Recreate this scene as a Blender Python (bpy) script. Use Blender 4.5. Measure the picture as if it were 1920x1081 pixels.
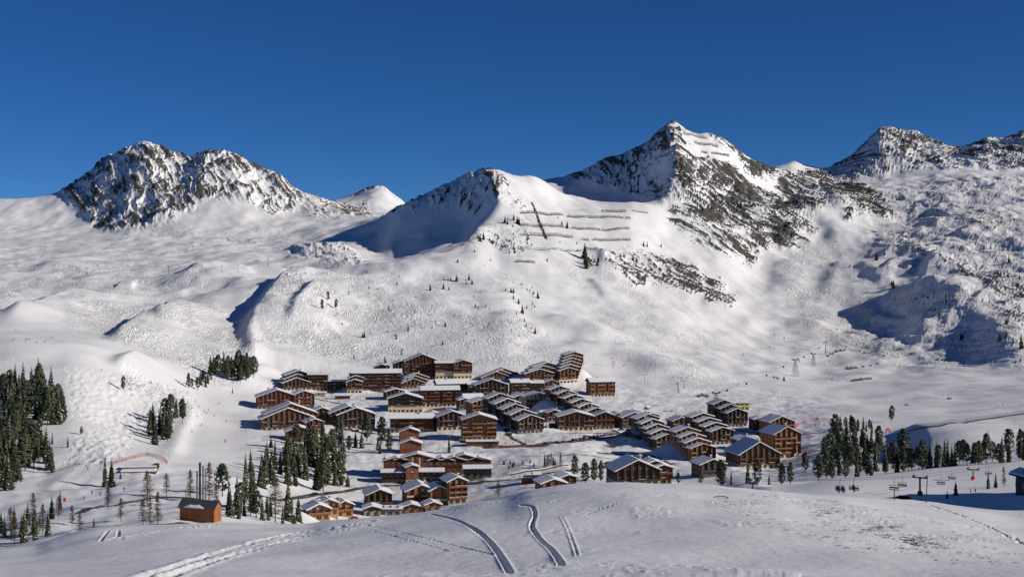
import bpy, bmesh, math, random
import numpy as np
from mathutils import Vector, Matrix

# ------------------------------------------------------------------ camera, sky, sun, exposure
scene = bpy.context.scene
for o in list(bpy.data.objects):
    bpy.data.objects.remove(o, do_unlink=True)
C = scene.collection
R = math.radians
F, CX, HY = 2318.0, 960.0, 500.0          # focal length, principal column and horizon row of the photograph (px)

cam_d = bpy.data.cameras.new("camera")
cam = bpy.data.objects.new("camera", cam_d)
C.objects.link(cam)
cam.location = (0, 0, 0)
cam.rotation_euler = (R(90), 0, 0)
cam_d.sensor_width = 36.0
cam_d.lens = 36.0 * F / 1920.0
cam_d.shift_y = -(540.5 - HY) / 1920.0
cam_d.clip_start = 0.5
cam_d.clip_end = 30000.0
scene.camera = cam

SUN_EL, SUN_AZ = 23.0, 105.0               # elevation, azimuth clockwise from the view direction
world = bpy.data.worlds.new("World")
scene.world = world
world.use_nodes = True
wn = world.node_tree.nodes
wl = world.node_tree.links
wn.clear()
w_out = wn.new("ShaderNodeOutputWorld")
w_bg = wn.new("ShaderNodeBackground")
w_sky = wn.new("ShaderNodeTexSky")
w_sky.sky_type = 'NISHITA'
w_sky.sun_disc = False
w_sky.sun_elevation = R(SUN_EL)
w_sky.sun_rotation = R(SUN_AZ)
w_sky.altitude = 2600.0
w_sky.air_density = 0.7
w_sky.dust_density = 0.0
w_sky.ozone_density = 10.0
w_bg.inputs['Strength'].default_value = 0.061
w_hs = wn.new("ShaderNodeHueSaturation")
w_hs.inputs['Saturation'].default_value = 1.05
w_hs.inputs['Value'].default_value = 1.10
wl.new(w_sky.outputs[0], w_hs.inputs['Color'])
wl.new(w_hs.outputs[0], w_bg.inputs[0])
wl.new(w_bg.outputs[0], w_out.inputs[0])

sun_d = bpy.data.lights.new("sun", 'SUN')
sun_d.energy = 4.4
sun_d.angle = R(0.5)
sun_d.color = (1.0, 0.92, 0.81)
sun = bpy.data.objects.new("sun", sun_d)
C.objects.link(sun)
_az, _el = R(SUN_AZ), R(SUN_EL)
SUN_DIR = Vector((math.sin(_az) * math.cos(_el), math.cos(_az) * math.cos(_el), math.sin(_el)))
sun.rotation_euler = SUN_DIR.to_track_quat('Z', 'Y').to_euler()
sun.location = (200, -100, 200)

scene.view_settings.view_transform = 'Standard'
scene.view_settings.look = 'None'
scene.view_settings.exposure = 0.0
scene.view_settings.gamma = 1.0
scene.view_settings.use_curve_mapping = False
scene.render.engine = 'CYCLES'
scene.cycles.max_bounces = 4
scene.cycles.diffuse_bounces = 2

rng = random.Random(7)

# ------------------------------------------------------------------ materials
def new_mat(name):
    m = bpy.data.materials.new(name)
    m.use_nodes = True
    nt = m.node_tree
    b = nt.nodes['Principled BSDF']
    return m, nt, b

def wood_mat(name, col, var=0.35, scale=(0.25, 0.25, 3.0), rough=0.8):
    m, nt, b = new_mat(name)
    tc = nt.nodes.new('ShaderNodeTexCoord')
    mp = nt.nodes.new('ShaderNodeMapping')
    mp.inputs['Scale'].default_value = scale
    n = nt.nodes.new('ShaderNodeTexNoise')
    n.inputs['Scale'].default_value = 1.3
    n.inputs['Detail'].default_value = 4
    oi = nt.nodes.new('ShaderNodeObjectInfo')
    rp = nt.nodes.new('ShaderNodeValToRGB')
    rp.color_ramp.elements[0].position = 0.3
    rp.color_ramp.elements[1].position = 0.72
    rp.color_ramp.elements[0].color = tuple(c * (1 - var) for c in col) + (1,)
    rp.color_ramp.elements[1].color = tuple(min(1, c * (1 + var)) for c in col) + (1,)
    mx = nt.nodes.new('ShaderNodeMath'); mx.operation = 'MULTIPLY_ADD'
    mx.inputs[1].default_value = 0.25; 
    nt.links.new(tc.outputs['Object'], mp.inputs[0])
    nt.links.new(mp.outputs[0], n.inputs['Vector'])
    nt.links.new(oi.outputs['Random'], mx.inputs[0])
    nt.links.new(n.outputs['Fac'], mx.inputs[2])
    sb = nt.nodes.new('ShaderNodeMath'); sb.operation = 'SUBTRACT'; sb.inputs[1].default_value = 0.12
    nt.links.new(mx.outputs[0], sb.inputs[0])
    nt.links.new(sb.outputs[0], rp.inputs[0])
    nt.links.new(rp.outputs[0], b.inputs['Base Color'])
    b.inputs['Roughness'].default_value = rough
    b.inputs['Specular IOR Level'].default_value = 0.25
    return m

def plain_mat(name, col, rough=0.7, metal=0.0, var=0.12, nscale=0.8):
    m, nt, b = new_mat(name)
    tc = nt.nodes.new('ShaderNodeTexCoord')
    n = nt.nodes.new('ShaderNodeTexNoise')
    n.inputs['Scale'].default_value = nscale
    n.inputs['Detail'].default_value = 5
    rp = nt.nodes.new('ShaderNodeValToRGB')
    rp.color_ramp.elements[0].position = 0.3
    rp.color_ramp.elements[1].position = 0.7
    rp.color_ramp.elements[0].color = tuple(c * (1 - var) for c in col) + (1,)
    rp.color_ramp.elements[1].color = tuple(min(1, c * (1 + var)) for c in col) + (1,)
    nt.links.new(tc.outputs['Object'], n.inputs['Vector'])
    nt.links.new(n.outputs['Fac'], rp.inputs[0])
    nt.links.new(rp.outputs[0], b.inputs['Base Color'])
    b.inputs['Roughness'].default_value = rough
    b.inputs['Metallic'].default_value = metal
    b.inputs['Specular IOR Level'].default_value = 0.3
    return m

def snow_mat(name, col=(0.82, 0.83, 0.86), scale=0.8, dist=0.25):
    m, nt, b = new_mat(name)
    tc = nt.nodes.new('ShaderNodeTexCoord')
    n = nt.nodes.new('ShaderNodeTexNoise')
    n.inputs['Scale'].default_value = scale
    n.inputs['Detail'].default_value = 6
    bp = nt.nodes.new('ShaderNodeBump')
    bp.inputs['Strength'].default_value = 0.8
    bp.inputs['Distance'].default_value = dist
    nt.links.new(tc.outputs['Object'], n.inputs['Vector'])
    nt.links.new(n.outputs['Fac'], bp.inputs['Height'])
    nt.links.new(bp.outputs[0], b.inputs['Normal'])
    b.inputs['Base Color'].default_value = (*col, 1)
    b.inputs['Roughness'].default_value = 0.75
    b.inputs['Specular IOR Level'].default_value = 0.2
    return m

def tag(o, label=None, cat=None, group=None, kind=None):
    if label: o['label'] = label
    if cat: o['category'] = cat
    if group: o['group'] = group
    if kind: o['kind'] = kind
    return o
# ------------------------------------------------------------------ terrain
# Feature lines of the valley (px column of the photograph -> distance in m, row): each line is a crest, a foot or a
# break of slope; heights between the lines are interpolated and relief is added on top in metres.
LINES = [
 {-300:(.6,6000),2220:(.6,6000)},
 {-300:(15,1150),960:(15,1148),2220:(15,1150)},
 {-300:(50,1090),300:(52,1084),700:(54,1081),1200:(54,1080),1700:(52,1082),2220:(50,1088)},
 {-300:(90,1062),0:(90,1056),300:(90,1040),560:(90,1028),800:(88,1015),1000:(86,1002),1180:(86,992),1340:(86,988),1560:(88,996),1780:(92,1010),1920:(95,1020),2220:(95,1040)},
 {-300:(150,1060),0:(150,1029),60:(152,1022),100:(154,1009),200:(165,986),267:(172,983),340:(176,981),420:(176,981),530:(178,984),570:(178,983),620:(178,975),700:(174,968),760:(168,963),830:(160,955),880:(154,945),940:(148,937),1000:(144,920),1080:(140,912),1180:(140,908),1262:(146,909),1340:(152,912),1450:(160,919),1500:(166,925),1590:(172,933),1660:(180,938),1740:(190,942),1800:(195,946),1920:(200,958),2220:(210,970)},
 {-300:(230,1062),0:(230,1042),275:(240,1005),410:(250,1000),640:(270,998),860:(270,976),1000:(270,946),1180:(270,938),1340:(260,934),1450:(250,935),1560:(245,937),1670:(265,939),1780:(288,940),1920:(295,936),2220:(295,930)},
 {-300:(340,1040),0:(350,1010),120:(360,985),275:(400,962),410:(430,955),520:(470,960),640:(600,966),760:(620,962),860:(620,950),940:(600,935),1000:(580,922),1080:(580,915),1180:(600,912),1262:(600,914),1340:(590,914),1400:(520,912),1450:(440,912),1560:(435,899),1670:(455,885),1780:(475,868),1920:(480,856),2220:(480,840)},
 {-300:(560,920),0:(560,905),120:(560,900),275:(560,895),410:(580,900),520:(640,912),640:(680,918),760:(690,916),860:(700,905),940:(700,895),1000:(700,888),1080:(700,885),1180:(700,892),1262:(700,888),1340:(690,886),1400:(640,893),1450:(560,908),1560:(560,903),1670:(560,892),1780:(560,880),1920:(560,870),2220:(560,855)},
 {-300:(720,800),0:(700,800),120:(700,800),275:(730,828),410:(760,836),520:(780,838),640:(800,845),760:(800,848),860:(820,835),940:(830,830),1000:(830,828),1080:(830,826),1180:(800,850),1262:(800,850),1340:(800,850),1450:(780,860),1560:(760,846),1670:(760,840),1780:(760,822),1920:(760,810),2220:(760,795)},
 {-300:(850,700),0:(850,700),120:(850,705),275:(900,745),410:(925,772),520:(935,783),640:(940,785),760:(940,790),860:(940,785),940:(940,785),1000:(940,788),1080:(935,793),1180:(930,800),1262:(930,805),1340:(930,800),1450:(930,795),1560:(930,782),1670:(930,778),1780:(930,774),1920:(930,765),2220:(930,755)},
 {-300:(960,640),0:(960,640),120:(980,648),275:(1050,672),410:(1060,710),520:(1080,735),640:(1090,740),760:(1090,738),860:(1090,734),940:(1080,738),1000:(1080,740),1080:(1080,745),1180:(1080,752),1262:(1080,755),1340:(1080,758),1450:(1080,758),1560:(1100,752),1670:(1100,750),1780:(1100,746),1920:(1100,735),2220:(1100,725)},
 {-300:(1150,600),0:(1150,602),120:(1200,612),275:(1250,625),410:(1250,640),520:(1250,690),640:(1250,698),760:(1250,694),860:(1250,690),940:(1250,693),1000:(1250,698),1080:(1250,703),1180:(1250,718),1262:(1250,722),1340:(1250,730),1450:(1270,732),1560:(1300,730),1670:(1300,725),1780:(1300,720),1920:(1300,712),2220:(1300,700)},
 {-300:(1500,550),0:(1500,552),120:(1500,565),275:(1500,572),410:(1480,585),520:(1430,605),640:(1430,622),760:(1450,612),860:(1480,600),940:(1480,600),1000:(1500,615),1080:(1500,628),1180:(1500,648),1262:(1500,668),1340:(1500,682),1450:(1550,685),1560:(1550,692),1670:(1550,692),1780:(1500,690),1920:(1500,685),2220:(1500,670)},
 {-300:(1850,508),0:(1850,510),275:(1850,515),410:(1750,525),520:(1560,560),640:(1600,562),760:(1650,547),860:(1720,528),940:(1750,530),1000:(1760,540),1080:(1760,560),1180:(1750,585),1262:(1750,605),1340:(1780,625),1450:(1830,640),1560:(1850,640),1670:(1850,632),1780:(1800,622),1920:(1800,610),2220:(1800,590)},
 {-300:(2100,492),0:(2100,492),275:(2100,490),410:(2000,500),520:(1750,525),580:(1750,525),640:(1780,513),700:(1800,499),740:(1850,490),800:(1900,475),860:(1980,456),900:(2050,428),940:(2100,420),1000:(2100,432),1080:(2100,455),1180:(2100,485),1262:(2100,520),1340:(2100,545),1450:(2150,565),1560:(2150,568),1670:(2150,556),1780:(2100,540),1920:(2100,525),2220:(2100,510)},
 {-300:(2400,474),0:(2400,474),275:(2400,472),410:(2350,472),520:(2200,482),640:(2250,472),700:(2220,482),740:(2150,486),800:(2170,468),860:(2200,446),900:(2220,408),940:(2240,365),1000:(2280,378),1080:(2320,402),1180:(2330,412),1262:(2330,455),1340:(2350,470),1450:(2450,490),1560:(2450,490),1670:(2450,478),1780:(2400,465),1920:(2400,450),2220:(2400,440)},
 {-300:(2750,455),0:(2750,455),275:(2750,445),410:(2750,445),520:(2750,445),640:(2600,440),700:(2550,420),760:(2500,383),800:(2470,366),860:(2430,337),890:(2410,324),905:(2400,320),925:(2390,319),960:(2400,327),1000:(2430,332),1050:(2490,360),1080:(2510,371),1130:(2510,378),1180:(2490,378),1230:(2460,386),1262:(2470,395),1340:(2550,400),1450:(2650,410),1560:(2700,420),1670:(2750,415),1780:(2700,400),1920:(2700,390),2220:(2700,380)},
 {-300:(3050,425),0:(3050,425),120:(3050,425),200:(3050,415),275:(3050,395),410:(3050,380),520:(3050,402),640:(2900,418),700:(2850,412),760:(2800,398),860:(2750,368),925:(2700,350),1000:(2700,352),1050:(2680,372),1080:(2680,378),1180:(2680,386),1230:(2640,370),1262:(2660,330),1340:(2750,345),1450:(2900,370),1560:(3000,368),1670:(3050,358),1780:(3000,348),1920:(3000,340),2220:(3000,330)},
 {-300:(3350,400),-100:(3350,385),0:(3350,372),40:(3350,371),120:(3350,356),150:(3350,338),200:(3340,298),225:(3330,286),250:(3320,276),262:(3320,268),275:(3320,266),300:(3330,276),330:(3340,287),355:(3350,294),372:(3340,292),395:(3330,283),425:(3320,285),450:(3320,296),480:(3320,312),510:(3320,325),530:(3330,336),555:(3340,358),580:(3340,366),610:(3340,378),640:(3320,388),680:(3300,398),720:(3250,403),760:(3200,405),860:(3150,388),925:(3100,368),1000:(3050,342),1020:(3040,337),1050:(3020,334),1080:(3000,325),1130:(2960,302),1180:(2930,284),1215:(2910,271),1235:(2900,250),1258:(2890,236),1280:(2890,241),1310:(2895,250),1325:(2900,248),1345:(2900,253),1370:(2910,270),1400:(2930,293),1440:(2960,320),1455:(2980,330),1480:(3000,342),1560:(3150,350),1620:(3200,345),1700:(3250,326),1800:(3200,319),1920:(3200,322),2220:(3200,310)},
 {-300:(4300,430),560:(4300,430),600:(4300,402),625:(4300,386),650:(4300,374),680:(4300,362),700:(4300,355),715:(4300,354),735:(4300,365),755:(4300,381),790:(4300,410),860:(4300,430),1400:(3900,430),1440:(3900,345),1458:(3900,326),1470:(3900,318),1490:(3900,311),1510:(3900,316),1540:(3900,320),1560:(3900,318),1590:(3950,300),1615:(3950,282),1640:(3950,257),1652:(3950,244),1665:(3950,244),1690:(3950,249),1715:(3950,250),1730:(3900,262),1760:(3800,273),1795:(3700,283),1830:(3600,273),1850:(3600,266),1880:(3600,267),1905:(3600,259),1920:(3600,252),1960:(3600,256),2220:(3600,290)},
 {-300:(5200,520),2220:(5200,520)},
 {-300:(9000,512),2220:(9000,512)},
]
NROWS = [4, 10, 74, 72, 14, 30, 36, 50, 50, 36, 38, 60, 50, 46, 40, 50, 34, 74, 54, 8, 3]

def pchip_slopes(x, y):
    # Fritsch-Carlson slopes along axis 0; x, y of shape (K, ...)
    h = np.diff(x, axis=0)
    d = np.diff(y, axis=0) / h
    m = np.zeros_like(y)
    w1 = 2 * h[1:] + h[:-1]
    w2 = h[1:] + 2 * h[:-1]
    same = (d[1:] * d[:-1]) > 0
    with np.errstate(divide='ignore', invalid='ignore'):
        hm = (w1 + w2) / (w1 / d[:-1] + w2 / d[1:])
    m[1:-1] = np.where(same, hm, 0.0)
    m[0], m[-1] = d[0], d[-1]
    return m

def hermite(x0, x1, y0, y1, m0, m1, x):
    h = x1 - x0
    t = (x - x0) / h
    t2, t3 = t * t, t * t * t
    return (2*t3 - 3*t2 + 1) * y0 + (t3 - 2*t2 + t) * h * m0 + (-2*t3 + 3*t2) * y1 + (t3 - t2) * h * m1

def pchip1(xk, yk, x):
    xk = np.asarray(xk, float); yk = np.asarray(yk, float)
    m = pchip_slopes(xk, yk)
    i = np.clip(np.searchsorted(xk, x) - 1, 0, len(xk) - 2)
    return hermite(xk[i], xk[i+1], yk[i], yk[i+1], m[i], m[i+1], x)

_tab = np.random.RandomState(11).permutation(256)
_ang = np.random.RandomState(12).rand(256) * 2 * np.pi
_gx, _gy = np.cos(_ang), np.sin(_ang)
def pnoise(x, y, seed=0):
    xi = np.floor(x).astype(np.int64); yi = np.floor(y).astype(np.int64)
    xf, yf = x - xi, y - yi
    u = xf*xf*xf*(xf*(xf*6-15)+10); v = yf*yf*yf*(yf*(yf*6-15)+10)
    def g(ix, iy, dx, dy):
        h = _tab[(_tab[(ix + seed*37) & 255] + iy + seed*101) & 255]
        return _gx[h]*dx + _gy[h]*dy
    a = g(xi, yi, xf, yf); b = g(xi+1, yi, xf-1, yf)
    c = g(xi, yi+1, xf, yf-1); d = g(xi+1, yi+1, xf-1, yf-1)
    return 1.5 * ((a + u*(b-a)) + v*((c + u*(d-c)) - (a + u*(b-a))))

def fbm(x, y, octv=4, seed=0, gain=0.5):
    s = np.zeros_like(x); a = 1.0
    for k in range(octv):
        s += a * pnoise(x*2**k, y*2**k, seed+k)
        a *= gain
    return s

def ridged(x, y, octv=4, seed=0, gain=0.55):
    s = np.zeros_like(x); a = 1.0; t = 0
    for k in range(octv):
        s += a * (1 - 2*np.abs(pnoise(x*2**k, y*2**k, seed+k)))
        t += a; a *= gain
    return s / t

def smooth(e0, e1, x):
    t = np.clip((x - e0) / (e1 - e0), 0, 1)
    return t*t*(3-2*t)

PXS = np.arange(-260.0, 2182.0, 2.2)
NC = len(PXS)
Yk = np.empty((len(LINES), NC)); Zk = np.empty_like(Yk)
for k, ln in enumerate(LINES):
    xs = sorted(ln)
    Yk[k] = pchip1(xs, [ln[x][0] for x in xs], PXS)
    py = pchip1(xs, [ln[x][1] for x in xs], PXS)
    Zk[k] = (HY - py) / F * Yk[k]
Zk[0] = -1.75
Mk = pchip_slopes(Yk, Zk)
GY, GZ = [], []
for k, n in enumerate(NROWS):
    for j in range(n):
        t = j / n
        if k < 2: t = t ** 1.0
        y = Yk[k] + (Yk[k+1] - Yk[k]) * t
        GY.append(y)
        GZ.append(hermite(Yk[k], Yk[k+1], Zk[k], Zk[k+1], Mk[k], Mk[k+1], y))
GY.append(Yk[-1]); GZ.append(Zk[-1])
GY = np.array(GY); GZ = np.array(GZ)
NR = GY.shape[0]
GX = (PXS[None, :] - CX) / F * GY
GPY0 = HY - GZ / GY * F                      # row at which each vertex of the plain loft is seen

def hit(px, py, ymin=0.0, z=None):
    """First point of the ground seen along the ray through (px, py)."""
    z = GZ if z is None else z
    c = (px - PXS[0]) / (PXS[1] - PXS[0])
    i = int(np.clip(math.floor(c), 0, NC - 2)); f = c - i
    Yc = GY[:, i]*(1-f) + GY[:, i+1]*f
    Zc = z[:, i]*(1-f) + z[:, i+1]*f
    pr = HY - Zc / Yc * F
    r0 = max(6, int(np.searchsorted(Yc, ymin)))
    idx = np.nonzero(pr[r0:] <= py)[0]
    if len(idx) == 0:
        k = r0 + int(np.argmin(pr[r0:]))
    else:
        k = idx[0] + r0
    k = max(k, 1)
    a, b = pr[k-1], pr[k]
    t = 1.0 if k == r0 or abs(a-b) < 1e-9 else np.clip((a - py) / (a - b), 0, 1)
    Y = Yc[k-1] + (Yc[k]-Yc[k-1])*t
    return ((px-CX)/F*Y, Y, Zc[k-1] + (Zc[k]-Zc[k-1])*t)

def ground(X, Y):
    px = CX + X / Y * F
    c = (px - PXS[0]) / (PXS[1] - PXS[0])
    i = int(np.clip(math.floor(c), 0, NC - 2)); f = c - i
    a = np.interp(Y, GY[:, i], GZ[:, i]); b = np.interp(Y, GY[:, i+1], GZ[:, i+1])
    return float(a*(1-f) + b*f)

def polydist(pts, X, Y):
    """Distance to a polyline, side (+1 on its right hand) and the parameter along it in m."""
    best = np.full(X.shape, 1e9); side = np.zeros(X.shape); along = np.zeros(X.shape)
    s0 = 0.0
    for (ax, ay), (bx, by) in zip(pts[:-1], pts[1:]):
        dx, dy = bx-ax, by-ay
        L = math.hypot(dx, dy) + 1e-9
        t = np.clip(((X-ax)*dx + (Y-ay)*dy) / (L*L), 0, 1)
        ex, ey = X-(ax+t*dx), Y-(ay+t*dy)
        d = np.hypot(ex, ey)
        m = d < best
        best = np.where(m, d, best)
        side = np.where(m, ((X-ax)*dy - (Y-ay)*dx) / (L*d + 1e-6), side)
        along = np.where(m, s0 + t*L, along)
        s0 += L
    return best, side, along, s0

def sub_box(pts, pad):
    xs = [p[0] for p in pts]; ys = [p[1] for p in pts]
    m = (GX > min(xs)-pad) & (GX < max(xs)+pad) & (GY > min(ys)-pad) & (GY < max(ys)+pad)
    return np.nonzero(m)

def ridge(pix, h, wlft, wrgt, ends=0.25):
    """A bank along a line given near to far: steep on its left, gentle on its right."""
    global GZ
    pts = [hit(*p)[:2] for p in pix]
    ii = sub_box(pts, 3*max(wlft, wrgt))
    if len(ii[0]) == 0: return
    X, Y = GX[ii], GY[ii]
    d = polydist(pts, X, Y)[0]
    ws = np.zeros(X.shape); ss = np.zeros(X.shape)
    for p, q in zip(pts[:-1], pts[1:]):            # side of the line, blended between its segments
        di, si, _, _ = polydist([p, q], X, Y)
        wi = 1.0 / (di**4 + 1.0)
        ws += wi; ss += wi * si
    w = wlft + (wrgt - wlft) * smooth(-1, 1, ss / ws)
    cx, cy = pts[-1][0]-pts[0][0], pts[-1][1]-pts[0][1]
    t = ((X-pts[0][0])*cx + (Y-pts[0][1])*cy) / (cx*cx + cy*cy + 1e-6)
    e = np.minimum(smooth(0, ends, t + 0.02), smooth(0, ends, 1.02 - t))
    e = np.clip(e + 0.15, 0, 1)
    GZ[ii] += h * e * np.exp(-(d/w)**2)

# banks, gullies and domes of the mid slopes
ridge([(484,690),(474,645),(485,597),(518,560),(560,528)], 19, 14, 90, 0.1)
ridge([(548,612),(562,572),(598,537)], 8, 9, 50)
ridge([(222,645),(250,628),(285,595)], 13, 11, 45)
ridge([(312,610),(303,590),(325,575),(360,570)], 9, 10, 34)
ridge([(340,545),(380,521),(440,507),(500,510)], 15, 34, 80)
ridge([(390,572),(430,555),(470,528)], 6, 22, 60)
ridge([(20,602),(70,585),(130,568),(190,556)], 13, 15, 60)
ridge([(85,510),(110,495),(150,498)], 7, 22, 60)
ridge([(216,540),(235,532),(255,540)], 5, 12, 40)
ridge([(540,478),(650,468)], 9, 60, 70)
ridge([(452,722),(478,704),(505,692)], 8, 8, 18)
ridge([(226,704),(240,690),(262,676)], 8, 9, 30)
ridge([(1748,700),(1700,650),(1630,560),(1575,490)], 0.1, 20, 30)
ridge([(1930,700),(1890,660),(1850,622),(1800,588),(1745,562),(1695,545)], 27, 40, 150)
ridge([(1660,545),(1640,520),(1615,505)], 10, 16, 50)
ridge([(1750,640),(1720,600),(1690,548)], 14, 22, 60)
ridge([(1560,560),(1570,520),(1585,490)], 14, 26, 90)
ridge([(1380,606),(1440,600),(1500,604),(1580,622)], 6, 30, 22)
ridge([(1290,712),(1200,664),(1110,640)], 9, 40, 60)
ridge([(1150,640),(1110,620),(1040,590)], 5, 25, 30)
ridge([(1660,455),(1700,470),(1760,500),(1800,500)], 14, 26, 50)
ridge([(1740,520),(1745,500),(1755,480)], 10, 14, 45)
ridge([(1690,590),(1760,548),(1800,528)], 5, 8, 30)
ridge([(1830,575),(1850,550),(1862,540)], 7, 9, 40)
ridge([(1690,425),(1730,405),(1770,400)], -10, 60, 60)
ridge([(1800,450),(1830,425),(1860,430)], 9, 16, 50)
ridge([(1650,505),(1690,490),(1720,505)], 8, 16, 40)
ridge([(1480,560),(1470,500),(1440,470)], 10, 40, 40)
ridge([(1580,470),(1560,430),(1520,400)], 16, 30, 80)
ridge([(1130,520),(1135,490),(1118,470)], 8, 14, 40)
ridge([(1140,560),(1122,535),(1110,520)], 6, 10, 40)
# ribs of the two big summits
ridge([(1290,395),(1275,330),(1262,262)], 14, 40, 60)
ridge([(230,420),(250,360),(270,290)], 12, 34, 50)
ridge([(300,425),(300,380),(285,320)], 14, 26, 50)
ridge([(375,372),(372,330),(385,296)], 18, 34, 60)
ridge([(470,390),(440,340),(425,300)], 12, 24, 50)
ridge([(545,385),(520,350),(500,325)], 10, 20, 50)
ridge([(1440,420),(1400,370),(1345,290)], 14, 34, 50)
ridge([(1500,420),(1520,370),(1530,340)], 16, 30, 60)
ridge([(1600,420),(1570,380),(1540,350)], 16, 34, 60)
ridge([(1640,330),(1655,290),(1655,255)], 26, 70, 90)
ridge([(700,392),(706,372),(708,358)], 16, 60, 60)
# foreground field and its right mound
ridge([(1800,945),(1860,930),(1925,925)], 2.5, 14, 16, 0.5)
ridge([(2120,985),(2140,950),(2150,930),(2160,915)], 21, 10, 40)  # unseen hill right of the view, added to throw shade onto the mound
ridge([(1752,850),(1742,820),(1700,806)], 7, 11, 50)

GPY = HY - GZ / GY * F
GPX = np.broadcast_to(PXS[None, :], GY.shape)

# soft relief everywhere beyond the foreground, in metres
far = smooth(300, 900, GY)
vill = smooth(600, 700, GY) * (1 - smooth(1150, 1320, GY)) * smooth(430, 520, GPX) * (1 - smooth(1500, 1620, GPX))
GZ += far * (1 - 0.8*vill) * (3.2 * fbm(GX/140, GY/170, 3, 3) + 0.5 * fbm(GX/38, GY/46, 2, 8))
GZ += vill * (0.9 * fbm(GX/22, GY/30, 3, 61) + 0.25*fbm(GX/6, GY/8, 2, 64))
hi = smooth(1250, 1500, GY)
GZ += hi * 4.0 * fbm(GX/90+7, GY/110, 3, 21)
rightslope = smooth(1560, 1680, GPX) * smooth(1500, 1750, GY) * (1 - smooth(3000, 3300, GY))
GZ += rightslope * (8.0 * ridged(GX/120, GY/150, 3, 31) + 1.9*ridged(GX/45, GY/60, 3, 35))
leftpl = (1 - smooth(620, 760, GPX)) * smooth(1150, 1400, GY) * (1 - smooth(2600, 2900, GY))
GZ += leftpl * (3.6 * ridged(GX/120 + 0.4*fbm(GX/150, GY/150, 2, 33), GY/120, 3, 37) + 0.25*fbm(GX/22, GY/30, 2, 39))

lowl = smooth(280, 330, GY) * (1 - smooth(560, 680, GY)) * (1 - smooth(480, 580, GPX))
GZ += lowl * (1.8 * fbm(GX/28, GY/34, 3, 171))

# --- zones (ragged outlines), given on the ground seen in the photograph
wob_x = 14 * fbm(GX/60, GY/60 + GZ/40, 3, 41); wob_y = 9 * fbm(GX/50 + 9, GY/60 + GZ/40, 3, 44)
def zone(poly, y0=0, y1=1e9, wob=1.0):
    x = GPX + wob*wob_x; y = GPY0 + wob*wob_y
    inside = np.zeros(GY.shape, bool)
    n = len(poly)
    for i in range(n):
        x0, ya = poly[i]; x1, yb = poly[(i+1) % n]
        if ya == yb: continue
        c = ((ya > y) != (yb > y)) & (x < (x1-x0)*(y-ya)/(yb-ya) + x0)
        inside ^= c
    return (inside & (GY > y0) & (GY < y1)).astype(float)

rock = np.zeros(GY.shape)
def rocks(poly, y0, y1, dens, sx, sz, amp, seed, dirx, su=10., sv=40.):
    su *= 0.50; sv *= 0.95
    """Bare rock with streaks along (dirx, -1): relief and how much rock shows."""
    global GZ, rock
    m = zone(poly, y0, y1)
    for ax in (0, 1):
        for _ in range(9):
            m = (np.roll(m, 1, ax) + np.roll(m, -1, ax) + m) / 3
    ii = np.nonzero(m > 0.01)
    if len(ii[0]) == 0: return
    X, Z, Yy = GX[ii], GZ[ii], GY[ii]
    L = math.hypot(dirx, 1)
    v = (X*dirx - Z) / L; u = (X + Z*dirx) / L + 0.25*Yy
    wv = 0.7*fbm(X/80, Z/80, 3, seed+60)
    rib = ridged(u/(su*4.2) + wv, v/(sv*2.4) + wv, 3, seed+3)      # ribs and gullies
    r = ridged(u/su + 1.3*wv, v/sv + 0.5*wv, 4, seed)
    r2 = ridged(u/(su*.5) + 5 + wv, v/(sv*.22), 3, seed+9)
    big = fbm(X/90 + 3, Z/70, 3, seed+30)
    mm = m[ii]
    GZ[ii] += amp * mm * (1.1*(rib-0.3) + 0.55*r + 0.30*r2)
    rr = 0.55*(rib-0.4) + 0.75*(r-0.42) + 0.35*(r2-0.42) + 0.22*big
    rr = 0.36 + rr - np.quantile(rr[mm > 0.5], 1 - dens)
    rock[ii] = np.maximum(rock[ii], rr - 0.55*(1-mm)**1.5)

R1 = [(110,362),(160,325),(210,285),(275,262),(345,290),(400,280),(450,290),(530,330),(572,365),(560,392),(500,402),(475,385),(420,378),(385,368),(352,392),(330,410),(300,428),(190,432),(165,415),(150,385)]
rocks(R1, 2900, 3700, 0.37, 1, 1, 10, 50, 0.45, 17, 70)
rocks([(570,362),(600,372),(700,392),(700,408),(600,405),(560,398)], 2900, 3700, 0.3, 1, 1, 4, 55, 0.6)
rocks([(700,402),(800,362),(890,318),(930,318),(945,380),(920,400),(880,390),(800,385),(720,405)], 2200, 2800, 0.28, 1, 1, 6, 61, -0.8, 12, 40)
rocks([(960,330),(925,322),(930,380),(975,400),(990,380),(960,350)], 2000, 2700, 0.12, 1, 1, 2, 63, 0.6, 9, 20)
rocks([(1060,334),(1160,290),(1240,240),(1262,234),(1285,300),(1300,375),(1250,385),(1190,368),(1100,345)], 2400, 3200, 0.32, 1, 1, 7, 66, -0.5, 13, 34)
rocks([(1258,236),(1275,245),(1300,290),(1345,300),(1420,350),(1462,375),(1500,430),(1480,470),(1430,470),(1390,440),(1340,425),(1290,400),(1268,340)], 2300, 3200, 0.5, 1, 1, 10, 70, 1.15, 16, 80)
rocks([(1258,392),(1300,396),(1360,430),(1430,470),(1420,500),(1360,480),(1300,450),(1250,420)], 2000, 3000, 0.42, 1, 1, 5, 71, 1.15, 14, 60)
rocks([(1325,247),(1345,250),(1380,275),(1440,318),(1462,330),(1440,345),(1390,300),(1350,275)], 2500, 3300, 0.36, 1, 1, 5, 72, 0.9, 12, 30)
rocks([(1462,325),(1540,318),(1600,340),(1650,365),(1680,405),(1665,420),(1620,415),(1600,425),(1560,400),(1520,415),(1480,395),(1462,360)], 2500, 4200, 0.46, 1, 1, 9, 74, 0.9, 15, 60)
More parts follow.
